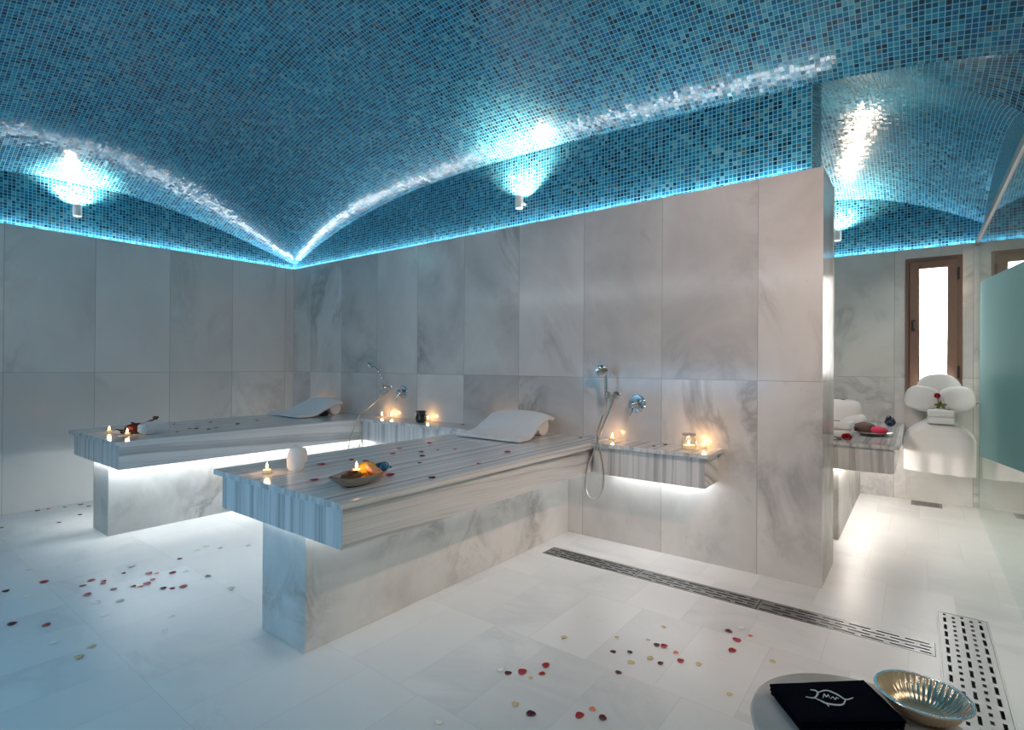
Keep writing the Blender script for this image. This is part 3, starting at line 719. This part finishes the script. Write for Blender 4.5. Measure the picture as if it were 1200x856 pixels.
tealight('lit tealight in front of the dark dried flowers on the rear bench', 1.335, -2.07, zt(-2.07))
tealight('lit tealight on the rear bench end by the room corner, left of the towel', .655, -.075, .735)
tealight('lit tealight on the far shelf below the tilted hand shower', 1.74, -.07, zs)
tealight('lit tealight on the far shelf right of the tilted hand shower', 1.86, -.05, zs)  # added candle in place of the first one's reflection
tealight('lit tealight hidden just behind the black vase', 2.375, -.055, zs)
tealight('lit tealight behind the propped towel of the near bench', 3.23, -.07, .735)
tealight('lit tealight on the right shelf behind the looping shower hose', 4.245, -.08, zs)
tealight('lit tealight alone at the outer left corner of the near bench', 3.443, -2.13, zt(-2.13), .021, .028)

# candle jar
jx, jy = 4.805, -.155
t = thing('candle_jar', 'clear glass jar with lid holding a candle on the right shelf', 'jar', (jx, jy, zs))
part(MB().lathe([(0, zs + .0005), (.040, zs + .0005), (.046, zs + .006), (.048, zs + .03), (.046, zs + .062), (.036, zs + .078), (.036, zs + .086), (.033, zs + .086), (.033, zs + .078), (.043, zs + .06), (.044, zs + .03), (.042, zs + .008), (0, zs + .005)], (jx, jy, 0), 32), 'jar_body', M['cup'], t)
part(MB().lathe([(0, zs + .088), (.040, zs + .0875), (.042, zs + .092), (.040, zs + .099), (.012, zs + .102), (0, zs + .103)], (jx, jy, 0), 32), 'lid', plain('frosted_glass_lid', (.45, .36, .30), .15, coat=.5), t)
part(MB().lathe([(0, zs + .006), (.036, zs + .006), (.037, zs + .028), (0, zs + .028)], (jx, jy, 0), 24), 'wax', M['wax'], t)
flame(t, jx, jy, zs + .030, P_CANDLE * .8)
tealight('lit tealight on the right shelf end behind the candle jar', 4.865, -.05, zs)

# vases and pots
vx, vy = 2.40, -.165
t = thing('vase', 'black glazed waisted vase with flared rim on the far shelf', 'vase', (vx, vy, zs))
part(MB().lathe([(0, zs), (.034, zs), (.045, zs + .012), (.050, zs + .038), (.044, zs + .066), (.041, zs + .085), (.052, zs + .103), (.048, zs + .104), (.037, zs + .085), (.040, zs + .06), (.044, zs + .038), (.038, zs + .014), (0, zs + .008)], (vx, vy, 0), 36), 'body', M['black_glaze'], t)
gold = plain('gold_paint', (.6, .42, .16), .3, .9)
for k in range(6):
    a = k * PI / 3
    part(MB().tube([(vx + (.0508) * math.cos(a), vy + .0508 * math.sin(a), zs + .03), (vx + .0505 * math.cos(a + .05), vy + .0505 * math.sin(a + .05), zs + .045), (vx + .0452 * math.cos(a), vy + .0452 * math.sin(a), zs + .066)], .0015, 6), 'gold_streak', gold, t)
px_, py_ = 1.19, -.36; z = zt(-.36)
t = thing('pot', 'small black glazed pot under the raised edge of the rear towel', 'pot', (px_, py_, z))
part(MB().lathe([(0, z), (.035, z), (.052, z + .016), (.054, z + .03), (.042, z + .046), (.044, z + .052), (.038, z + .052), (.036, z + .046), (.046, z + .03), (0, z + .012)], (px_, py_, 0), 32), 'body', M['black_glaze'], t)
part(MB().tube(spline([(px_ + .05, py_, z + .035), (px_ + .075, py_, z + .04), (px_ + .072, py_, z + .018), (px_ + .05, py_, z + .016)], 5), .005, 8), 'handle', M['black_glaze'], t)

# ------------------------------------------------------------------ boat trays
def boat(label, c, L, W, rot, mat, h=.03):
    t = thing('boat_tray', label, 'tray', c, 'boat shaped trays of dried petals')
    R = Matrix.Rotation(rot, 4, 'Z')
    def f(u, v):
        a = 2 * PI * u; ca, sa = math.cos(a), math.sin(a)
        s = .45 + .55 * v
        lift = h * v ** 2 + (.018 * abs(ca) ** 4) * v
        return Vector(c) + R @ Vector((ca * L / 2 * s, math.copysign(abs(sa) ** 1.25, sa) * W / 2 * s, .0035 + lift))
    mb = MB(); mb.grid(f, 48, 6, .003)
    n = 48; b = [Vector(f(i / n, 0)) for i in range(n)]
    mb.add([p - Vector((0, 0, .003)) for p in b], [tuple(range(n))], True); mb.add([p + Vector((0, 0, .0)) for p in b], [tuple(range(n))], True)
    part(mb, 'dish', mat, t)
    part(MB().tube([f(i / 48, 1) for i in range(48)] + [f(0, 1)], .003, 8), 'rim', mat, t)
    return t, R
def scraps(name, label, c, R, sx, sy, hmax, n, mats, size, seed, cat='dried petals'):
    rnd = random.Random(seed); mb = MB()
    for i in range(n):
        a, r = rnd.uniform(0, 2 * PI), math.sqrt(rnd.random())
        x, y = r * math.cos(a) * sx, r * math.sin(a) * sy
        zz = c[2] + .004 + hmax * (1 - r * r) * rnd.uniform(.2, 1)
        p = Vector((c[0], c[1], 0)) + R @ Vector((x, y, 0)); p.z = zz
        Q = Matrix.Rotation(rnd.uniform(0, 6), 4, 'Z') @ Matrix.Rotation(rnd.uniform(-1, 1), 4, 'X')
        mb.blob(p, (size * rnd.uniform(.6, 1.2), size * .55, size * .16), 8, 5, M=Q)
    mb.blob((c[0], c[1], c[2] + hmax * .35 + .004), (sx * .85, sy * .85, hmax * .42), 16, 8, M=R, amp=.2)
    o = mb.build(name, mats, loc=c); return tag(o, label, cat, kind='stuff')
bc = (3.972, -1.985, zt(-1.985)); ang = math.atan2(.36, -.10)
t, R = boat('shiny silver boat-shaped tray of dried petals on the near bench corner', bc, .38, .165, ang, plain('dark_silver', (.42, .38, .33), .18, 1., .15, 25.), .042)
q = Vector(bc) + R @ Vector((-.055, 0, .008)); scraps('potpourri', 'brown dried petals heaped in the silver boat tray', (q.x, q.y, q.z + .012), R, .062, .040, .05, 110, M['potp'], .014, 4)
q2 = Vector(bc) + R @ Vector((.0, -.034, .016)); scraps('potpourri', 'amber wood chips at the front lip of the silver boat tray', tuple(q2), R, .05, .026, .03, 50, plain('amber_chips', (.45, .17, .05), .5, 0, .5, 90.), .011, 9)
q = Vector(bc) + R @ Vector((.070, .018, .016))
tag(MB().blob(q + Vector((0, 0, .034)), (.05, .042, .034), 24, 14, amp=.16, seed=2, fr=3., M=R).build('sponge', M['sponge'], loc=tuple(q)), 'mustard yellow natural sponge at the back of the silver boat tray', 'sponge')
q = Vector(bc) + R @ Vector((.062, -.036, .026))
sp_ = thing('soap_bar', 'peach orange soap bar leaning on the yellow sponge', 'soap', tuple(q))
Rt = R @ Matrix.Rotation(.35, 4, 'Y') @ Matrix.Rotation(.5, 4, 'X')
part(MB().blob(q + Vector((0, 0, .022)), (.055, .034, .012), 24, 12, p=4., M=Rt), 'bar', M['soap'], sp_)
part(MB().blob(q + Vector((0, 0, .022)) + Rt @ Vector((0, -.012, .0105)), (.008, .006, .003), 8, 6, M=Rt), 'petal_fleck', M['red'], sp_)
q = Vector(bc) + R @ Vector((.165, -.02, .040))
tag(MB().tube(spline([q + R @ Vector(v) for v in ((-.02, .015, .0), (0, .02, .02), (.02, .005, .012), (.0, -.012, .004), (-.018, -.004, .016), (.012, .018, .016), (.03, -.01, .0))], 6), .0055, 8).build('ribbon', M['blue'], loc=tuple(q)), 'bright blue ribbon curl at the far tip of the silver tray', 'ribbon')
q = Vector(bc) + R @ Vector((-.025, .0, .055))
tealight('lit tealight burning among the dried petals in the silver tray', q.x, q.y, q.z, .019, .018)
rc = (1.265, -2.0, zt(-2.0))
t, R2 = boat('dark boat-shaped dish of red dried flowers on the rear bench end', rc, .26, .13, 1.75, M['black_glaze'], .026)
scraps('potpourri', 'dark red dried petals heaped in the rear boat dish', (rc[0], rc[1], rc[2] + .010), R2, .085, .042, .085, 130, M['potr'], .016, 14)
st = thing('dried_flower', 'dark dried flower stalk sticking out over the rear rolled washcloth', 'flower', (rc[0], rc[1], rc[2] + .05))
part(MB().tube(spline([(rc[0] - .02, rc[1] - .02, rc[2] + .045), (rc[0] - .0, rc[1] + .06, rc[2] + .075), (rc[0] + .02, rc[1] + .12, rc[2] + .10)], 6), .006, 8), 'stem', M['stem'], st)
hd = MB()
for k in range(9): hd.blob((rc[0] + .02 + .012 * math.cos(k * 2.3), rc[1] + .13 + .012 * math.sin(k * 2.3), rc[2] + .103 + .005 * (k % 4)), (.012, .008, .006), 8, 5, M=Matrix.Rotation(k, 4, 'Z'))
part(hd, 'flower_head', M['stem'], st)

# ------------------------------------------------------------------ foreground stool, navy towel, bowl
sx_, sy_, sz_ = 5.84, -1.96, .40
t = thing('stool', 'low round marble-topped stool in the foreground under bowl and navy towel', 'stool', (sx_, sy_, 0))
part(MB().lathe([(0, .365), (.232, .365), (.242, .372), (.245, .385), (.242, .396), (.236, .40), (0, .40)], (sx_, sy_, 0), 72), 'seat', M['stool'], t)
part(MB().lathe([(0, .0), (.15, 0), (.16, .01), (.15, .03), (.10, .10), (.085, .2), (.10, .30), (.16, .364), (0, .364)], (sx_, sy_, 0), 48), 'pedestal', M['block'], t)
A, Bq, Cq, D = [Vector((p[0], p[1], 0)) for p in ((5.632, -1.949), (5.823, -1.777), (5.914, -1.908), (5.721, -2.066))]
tw = thing('folded_towel', 'navy folded hand towel with white emblem on the round stool', 'towel', (5.77, -1.925, sz_))
for k in range(3):
    e = .003 * k
    def layer(u, v, k=k):
        p = (A * (1 - u) + D * u) * (1 - v) + (Bq * (1 - u) + Cq * u) * v
        m = min(u, 1 - u, v, 1 - v)
        p = p + (p - (A + Bq + Cq + D) / 4) * (-.02 * (2 - k) * .5)
        return (p.x, p.y, sz_ + .0045 + .0095 * (k + 1) - .004 * max(0, 1 - m / .05) ** 2 + .0012 * mnoise.noise(Vector((u * 5 + k, v * 5, 0))))
    part(MB().grid(layer, 24, 24, .0075), 'fold', M['navy'], tw)
em = MB(); zt_ = sz_ + .0335
def line(pts, w):
    p = spline([(x, y, zt_) for x, y in pts], 6); n = len(p)
    em.tube(p, [w * (.45 + .55 * math.sin(PI * min(1, max(0, (i + .5) / n)))) for i in range(n)], 6)
line([(5.716, -1.96), (5.7333, -1.9514), (5.7371, -1.9245), (5.7303, -1.9165), (5.7203, -1.9202)], .0020)
line([(5.7367, -1.9217), (5.7534, -1.8984), (5.7773, -1.902), (5.7951, -1.9119), (5.8087, -1.8924)], .0021)
line([(5.7333, -1.9514), (5.7474, -1.9549), (5.7604, -1.9582), (5.7802, -1.9503), (5.7921, -1.9372), (5.7951, -1.9119)], .0023)
line([(5.7600, -1.955), (5.7617, -1.960), (5.7662, -1.968)], .0017)
line([(5.7505, -1.9389), (5.7505, -1.918), (5.7561, -1.9286), (5.7589, -1.9164), (5.7633, -1.9289)], .0013)
line([(5.7657, -1.931), (5.7693, -1.9183), (5.7746, -1.9279), (5.7767, -1.9164), (5.7819, -1.9182)], .0013)
part(em, 'emblem', M['thread'], tw)['label'] = 'white embroidered emblem'
bxc, byc = 5.945, -1.80
bw = thing('bowl', 'shallow fluted silver bowl on the edge of the round stool', 'bowl', (bxc, byc, sz_))
part(MB().lathe([(0, sz_ + .0005), (.046, sz_ + .0005), (.056, sz_ + .004), (.074, sz_ + .022), (.086, sz_ + .042), (.0905, sz_ + .051), (.0915, sz_ + .0515), (.0895, sz_ + .051), (.084, sz_ + .042), (.071, sz_ + .022), (.053, sz_ + .007), (.045, sz_ + .0045), (0, sz_ + .0045)], (bxc, byc, 0), 360, 40, .035), 'basin', M['copper'], bw)
part(MB().lathe([(.092, sz_ + .0485), (.0985, sz_ + .0485), (.100, sz_ + .051), (.0985, sz_ + .0535), (.092, sz_ + .0535), (.0905, sz_ + .051), (.092, sz_ + .0485)], (bxc, byc, 0), 96, cap=False), 'rim', M['silver'], bw)

# ------------------------------------------------------------------ far room : draped basin, orchid towel, bench things
BX0, BX1, BYF, BYB = 5.835, 6.335, 2.50, YF - .004
dr = thing('draped_basin', 'wall basin covered by a hanging white sheet under the window', 'basin', ((BX0 + BX1) / 2, BYB, .36))
cxb = (BX0 + BX1) / 2
part(MB().box(BX0 + .05, BX1 - .05, BYF + .05, BYB, .40, .69), 'basin_block', M['block'], dr, bevel=.03, seg=4)
prof = [(0., BYF + .0, .34), (.3, BYF - .004, .50), (.55, BYF + .0, .66), (.62, BYF + .012, .715), (.70, BYF + .05, .75), (.85, BYF + .18, .79), (1., BYB - .03, .80)]
def drape(u, v):
    k = 0
    for a, b in zip(prof, prof[1:]):
        if a[0] <= v <= b[0]:
            s = (v - a[0]) / (b[0] - a[0]); y = a[1] + (b[1] - a[1]) * s; z = a[2] + (b[2] - a[2]) * s; break
    top = max(0, (v - .55) / .45)
    half = .25 * (1 - .42 * top ** 1.8)
    x = cxb + (2 * u - 1) * half
    e = abs(2 * u - 1)
    z -= (.10 * e ** 3) * min(1, max(0, (v - .5) / .12)) * .8
    hang = max(0, 1 - v / .55)
    y += .010 * math.sin(u * 21) * hang - .05 * 0 + .06 * e ** 6
    z += -.02 * u * hang + .006 * mnoise.noise(Vector((u * 5, v * 5, 1)))
    return (x, min(y, BYB), z)
part(MB().grid(lambda u, v: drape(u, v), 48, 60, .008), 'sheet', M['sheet'], dr)['label'] = 'white hanging sheet'

# fan of folded towels shaped like a flower
ot = thing('towel_flower', 'large white towel folded like an orchid on the draped basin', 'towel', (6.09, 2.73, .80))
def petal(c, rx, rz, tilt, y, thick=.05, pw=2.4):
    mb = MB(); R = Matrix.Rotation(tilt, 4, 'Y')
    mb.blob((c[0], y, c[1]), (rx, thick, rz), 36, 18, M=R, amp=.05, seed=c[0] * 3, fr=1.5, p=pw); return mb
part(petal((6.085, 1.04), .165, .165, 0, 2.78, .045, 2.3), 'back_fold', M['towel'], ot)
part(petal((5.968, .972), .130, .118, .2, 2.725, .05, 2.7), 'side_fold', M['towel'], ot)
part(petal((6.210, .972), .130, .118, -.2, 2.725, .05, 2.7), 'side_fold', M['towel'], ot)
part(MB().blob((6.09, 2.72, .845), (.06, .05, .05), 20, 12), 'knot', M['towel'], ot)
def folded(name, label, x0, x1, y0, y1, z0, z1, n, group=None, rot=0):
    t = thing(name, label, 'towel', ((x0 + x1) / 2, (y0 + y1) / 2, z0), group)
    h = (z1 - z0) / n
    for k in range(n):
        c = ((x0 + x1) / 2 + .004 * (k % 2), (y0 + y1) / 2, z0 + h * (k + .5))
        part(MB().blob(c, ((x1 - x0) / 2, (y1 - y0) / 2, h / 2 * 1.04), 40, 14, p=7., amp=.015, seed=k, M=Matrix.Rotation(rot, 4, 'Z')), 'fold', M['towel'], t)
    return t
folded('folded_towel', 'small white towel folded into a block in front of the towel orchid', 6.0, 6.195, 2.50, 2.62, .765, .885, 2)
folded('folded_towel', 'flat white towel stack at the front of the far bench behind the red rose', 5.27, 5.535, 1.30, 1.58, .7205, .832, 2, 'towels on the far bench')
# taller rounded towel behind
t = thing('folded_towel', 'tall rounded white towel standing at the back of the far bench', 'towel', (5.44, 1.95, .72), 'towels on the far bench')
part(MB().blob((5.41, 1.95, .852), (.15, .10, .126), 36, 18, p=3.2, amp=.05, seed=4), 'towel_body', M['towel'], t)
part(MB().blob((5.50, 1.93, .794), (.095, .09, .068), 28, 14, p=3., amp=.04, seed=8), 'fold', M['towel'], t)
# roses
def rose(label, c, r, mat, leaf=None, face=(0, -.6, .8)):
    t = thing('rose', label, 'rose', c); R = Vector(face).normalized().to_track_quat('Z', 'Y').to_matrix().to_4x4()
    cc = Vector(c)
    for ring, (n, rr, hh) in enumerate(((3, .35, 1.0), (4, .62, .8), (5, .92, .55))):
        mb = MB()
        for k in range(n):
            a0 = 2 * PI * k / n + ring * .6
            def f(u, v, a0=a0, n=n, rr=rr, hh=hh):
                a = a0 + (u - .5) * 2 * PI / n * 1.5; q = rr * r * (.35 + .65 * v) * (1 + .10 * math.sin(PI * u))
                return cc + R @ Vector((q * math.cos(a), q * math.sin(a), r * hh * v ** .8 * (.7 + .3 * math.sin(PI * u))))
            mb.grid(f, 6, 4, .0012)
        part(mb, 'petals', mat, t)
    if leaf:
        mb = MB()
        for (p0, p1) in leaf:
            p0, p1 = Vector(p0), Vector(p1); dd = p1 - p0; sd = dd.cross(Vector((0, -1, .4))).normalized()
            mb.grid(lambda u, v: p0 + dd * u + sd * (v - .5) * .5 * dd.length * math.sin(PI * min(1, u * .95 + .05)) , 8, 4, .0012)
        part(mb, 'leaf', M['leaf'], t)
        part(MB().tube([c, Vector(c) + Vector((.012, -.04, -.117))], .003, 8), 'stem', M['leaf'], t)
    return t
rose('red rose with olive leaves pinned on the towel orchid', (6.075, 2.655, 1.005), .024, M['red'],
     [((6.095, 2.64, .925), (6.05, 2.63, .928)), ((6.095, 2.64, .925), (6.145, 2.63, .93)), ((6.09, 2.64, .915), (6.10, 2.635, .965)), ((6.10, 2.64, .918), (6.065, 2.63, .895)), ((6.10, 2.64, .918), (6.13, 2.63, .895))], (0, -1, .15))
rose('dark red rose lying at the front edge of the far bench', (5.525, 1.10, .737), .034, M['red'], None, (.1, -.7, .7))
lf = thing('leaf_sprig', 'dark olive leaf sprig beside the red rose on the far bench', 'leaf', (5.45, 1.08, .72))
mb = MB()
for k in range(5):
    a = .4 + k * .55; p0 = Vector((5.455 + .008 * k, 1.08, .726)); d1 = Vector((math.cos(a) * .05, -.02 + .01 * k, .012 + .006 * (k % 3)))
    mb.grid(lambda u, v: p0 + d1 * u + Vector((0, 1, .3)) * (v - .5) * .028 * math.sin(PI * min(1, u * .95 + .05)), 8, 4, .0012)
part(mb, 'leaf', M['leaf'], lf); part(MB().tube([(5.42, 1.08, .724), (5.50, 1.09, .724)], .003, 8), 'stem', M['stem'], lf)
for k, (x, r) in enumerate(((5.33, .014), (5.385, .014))):
    t = thing('drinking_glass', ['small clear glass at the front corner of the far bench, left one', 'small clear glass at the front corner of the far bench, nearer the leaves'][k], 'glass', (x, 1.06, .72), 'glasses on the far bench')
    part(MB().lathe([(0, .7205), (r, .7205), (r * 1.1, .775), (r * 1.0, .775), (r * .9, .724), (0, .724)], (x, 1.06, 0), 20), 'body', M['cup'], t)
# pan with powders
pc = (5.655, 1.60, .7205)
t = thing('pan', 'shallow silver dish of powders on the far bench', 'dish', pc)
part(MB().lathe([(0, .7205), (.07, .7205), (.10, .728), (.135, .748), (.138, .748), (.102, .724 + .008), (.07, .7245), (0, .7245)], (pc[0], pc[1], 0), 48, sx=.92, sy=1.), 'dish', M['silver'], t)
part(MB().tube([(pc[0] + .127 * math.cos(a), pc[1] + .138 * math.sin(a), .749) for a in [2 * PI * i / 40 for i in range(41)]], .004, 8), 'rim', M['silver'], t)
tag(MB().blob((5.60, 1.64, .772), (.075, .08, .045), 28, 14, amp=.12, seed=3).build('powder_heap', M['mud'], loc=(5.60, 1.64, .73)), 'greyish brown powder heap in the silver dish on the far bench', 'powder', kind='stuff')
tag(MB().blob((5.70, 1.54, .765), (.055, .06, .034), 28, 14, amp=.15, seed=7).build('salt_heap', M['pink'], loc=(5.70, 1.54, .73)), 'bright pink bath salt heap in the silver dish on the far bench', 'bath salt', kind='stuff')
pz = .7205; pp = (5.735, 2.55)
t = thing('pot', 'round dark blue lidded pot at the back of the far bench', 'pot', (pp[0], pp[1], pz))
part(MB().lathe([(0, pz), (.022, pz), (.040, pz + .014), (.045, pz + .034), (.038, pz + .056), (.028, pz + .064), (0, pz + .064)], (pp[0], pp[1], 0), 32), 'body', M['navy_glaze'], t)
part(MB().lathe([(.029, pz + .0645), (.026, pz + .073), (.008, pz + .079), (.008, pz + .086), (.010, pz + .090), (0, pz + .093)], (pp[0], pp[1], 0), 24), 'lid', M['navy_glaze'], t)
part(MB().tube(spline([(pp[0] - .036, pp[1], pz + .06), (pp[0] - .02, pp[1] , pz + .085), (pp[0] - .008, pp[1], pz + .088)], 4), .003, 6), 'handle', M['navy_glaze'], t)

# ------------------------------------------------------------------ scattered petals
def petal_mesh(name, seed):
    rnd = random.Random(seed); mb = MB(); L, W = .019, .0145
    curl = rnd.uniform(.25, .5)
    def f(u, v):
        x = (u - .5) * 2; w = math.sqrt(max(0, 1 - abs(x) ** 2.4)) * (1 - .22 * x)
        y = (v - .5) * 2 * w
        return (x * L, y * W, .0018 + .010 * curl * (y * y + .6 * x * x) + .0012 * mnoise.noise(Vector((x + seed, y, 0))))
    mb.grid(f, 10, 8, .0009); return mb
protos = {}
def petals(cat_label, group, mat, pts, z, size=1.0, seed=0):
    rnd = random.Random(seed)
    for i, (x, y) in enumerate(pts):
        key = (mat, i % 3)
        if key not in protos:
            o = petal_mesh('petal', i % 3 + 1).build('petal', M[mat]); protos[key] = o
        else:
            o = protos[key].copy(); C.objects.link(o)
        s = size * rnd.uniform(.75, 1.2)
        o.location = (x, y, (z(y) if callable(z) else z) - .0004); o.rotation_euler = (0, 0, rnd.uniform(0, 6.28)); o.scale = (s, s, s)
        tag(o, cat_label, 'petal', group)
FL = 'petals on the floor left of the near bench'; FC = 'petals on the floor by the drain'
petals('red rose petal on the floor left of the near bench', 'red ' + FL, 'red', [(.05, -2.25), (2.0, -2.66), (2.65, -2.78), (2.18, -2.49), (2.25, -2.45), (2.39, -2.56), (2.32, -2.25), (2.42, -2.16), (2.44, -2.27), (2.48, -2.31), (2.66, -2.25), (2.68, -2.2), (2.28, -2.46)], 0, 1.05, 1)
petals('dark wine red petal on the floor left of the near bench', 'dark ' + FL, 'dkred', [(.05, -2.32), (.09, -2.15), (.09, -2.04), (.21, -2.01), (.48, -2.14), (.62, -2.3), (.45, -2.6), (2.0, -2.82), (2.51, -2.88), (2.23, -2.54), (2.2, -2.34), (2.42, -2.45), (2.2, -2.04), (2.62, -2.28), (2.46, -2.37), (2.63, -2.05)], 0, .95, 2)
petals('orange petal on the floor left of the near bench', 'orange ' + FL, 'orange', [(2.35, -2.22), (2.5, -2.35)], 0, .9, 3)
petals('pale cream petal on the floor left of the near bench', 'cream ' + FL, 'cream', [(1.43, -2.71), (1.69, -2.67), (1.53, -2.54), (2.17, -2.76), (2.11, -2.27), (2.75, -2.58), (3.02, -2.38), (3.16, -2.46), (2.12, -1.91), (2.08, -1.83), (2.19, -1.79), (2.29, -1.65), (2.55, -2.56), (2.62, -2.48), (2.89, -2.8), (2.45, -2.1), (2.92, -2.05)], 0, 1., 4)
petals('yellow petal on the floor left of the near bench', 'yellow ' + FL, 'yellow', [(3.06, -2.71), (3.12, -2.77)], 0, .9, 5)
petals('bright red rose petal on the floor between the near bench and the drain', 'red ' + FC, 'red', [(4.66, -1.7), (4.71, -1.6), (4.73, -1.66), (4.98, -1.79), (5.04, -1.15), (5.14, -1.22), (5.28, -.89), (5.29, -1.0)], 0, 1., 6)
petals('dark red petal on the floor between the near bench and the drain', 'dark ' + FC, 'dkred', [(4.62, -1.74), (4.84, -1.89), (5.05, -1.75), (4.88, -1.33), (4.94, -1.29), (4.97, -1.46), (5.01, -1.16), (5.08, -1.29), (5.23, -.83)], 0, .9, 7)
petals('orange petal on the floor between the near bench and the drain', 'orange ' + FC, 'orange', [(5.0, -1.73), (5.1, -1.17), (5.32, -.81)], 0, .85, 8)
petals('pale yellow petal on the floor between the near bench and the drain', 'yellow ' + FC, 'yellow', [(4.97, -.98), (4.84, -1.21), (4.96, -1.14), (4.98, -1.36), (5.03, -1.28), (4.71, -1.71), (4.76, -1.88), (4.65, -1.36), (5.37, -1.33), (5.45, -.98), (5.21, -1.2)], 0, .75, 9)
petals('pale cream petal on the floor between the near bench and the drain', 'cream ' + FC, 'cream', [(4.61, -2.12), (5.27, -.76), (4.58, -1.74)], 0, .9, 10)
petals('magenta rose petal lying on the near bench top', 'magenta petals on the near bench', 'magenta', [(3.54, -1.63), (3.94, -1.79), (3.48, -1.39), (3.36, -1.24), (3.35, -.97), (3.65, -1.04), (4.08, -1.31), (3.98, -.93), (3.45, -1.84), (3.75, -2.07), (3.46, -1.66)], zt, 1.05, 11)
petals('dark wine petal lying on the near bench top', 'dark petals on the near bench', 'dkred', [(3.56, -1.24), (3.68, -1.34), (3.59, -1.13), (3.82, -1.49), (4.14, -1.71), (4.01, -.12), (3.22, -1.90)], zt, .9, 12)
petals('dark petal lying on the right wall shelf near the candle jar', 'petals on the right shelf', 'dkred', [(4.585, -.17), (4.62, -.07)], .7352, .95, 13)
petals('magenta petal lying on the rear bench top', 'magenta petals on the rear bench', 'magenta', [(.83, -1.58), (1.42, -1.77), (1.26, -1.62), (1.3, -1.59), (1.43, -1.55), (1.35, -1.46)], zt, 1.05, 14)
petals('dark petal lying on the rear bench top', 'dark petals on the rear bench', 'dkred', [(.92, -1.32), (1.24, -1.23), (1.08, -.98), (1.46, -2.12)], zt, .95, 15)
petals('dark petal lying on the far shelf between the benches', 'petals on the far shelf', 'dkred', [(2.12, -.17), (2.80, -.05)], .7352, .95, 16)
petals('red petal resting on top of the tall rounded towel on the far bench', 'petals on the tall far towel', 'red', [(5.40, 1.94), (5.425, 1.93)], .974, 1.1, 17)
petals('dark petal on the flat towel stack of the far bench', 'petals on the flat far towel stack', 'dkred', [(5.36, 1.40), (5.42, 1.42), (5.44, 1.40)], .833, 1.0, 18)
petals('dark petal on the small folded towel before the orchid', 'petal before the orchid', 'dkred', [(6.15, 2.56)], .886, .9, 19)

# ------------------------------------------------------------------ camera, world, colour
cam = bpy.data.cameras.new('camera'); co = bpy.data.objects.new('camera', cam); link(co)
yaw, pitch, roll, fpx = math.radians(37.4189), math.radians(.2329), math.radians(.3835), 620.97
f = Vector((-math.sin(yaw) * math.cos(pitch), math.cos(yaw) * math.cos(pitch), math.sin(pitch)))
rt = Vector((math.cos(yaw), math.sin(yaw), 0)); up = rt.cross(f)
r2 = rt * math.cos(roll) + up * math.sin(roll); u2 = up * math.cos(roll) - rt * math.sin(roll)
mat = Matrix((r2, u2, -f)).transposed().to_4x4(); mat.translation = Vector((5.9325, -3.4449, 1.2447))
co.matrix_world = mat
cam.sensor_width = 36; cam.lens = 36 * fpx / 1200; cam.shift_y = -.97 / 1200; cam.clip_start = .02
sc = bpy.context.scene; sc.camera = co
w = bpy.data.worlds.new('world'); sc.world = w; w.use_nodes = True
bg = w.node_tree.nodes.get('Background') or w.node_tree.nodes.new('ShaderNodeBackground')
bg.inputs[0].default_value = (.6, .75, .9, 1); bg.inputs[1].default_value = .02
vs = sc.view_settings
vs.view_transform = 'Standard'; vs.look = 'None'; vs.gamma = 1; vs.use_curve_mapping = False; vs.exposure = EXPOSURE
sc.cycles.max_bounces = 10; sc.cycles.diffuse_bounces = 5; sc.cycles.glossy_bounces = 5; sc.cycles.transparent_max_bounces = 10
sc.cycles.sample_clamp_indirect = 6.0; sc.cycles.use_denoising = True
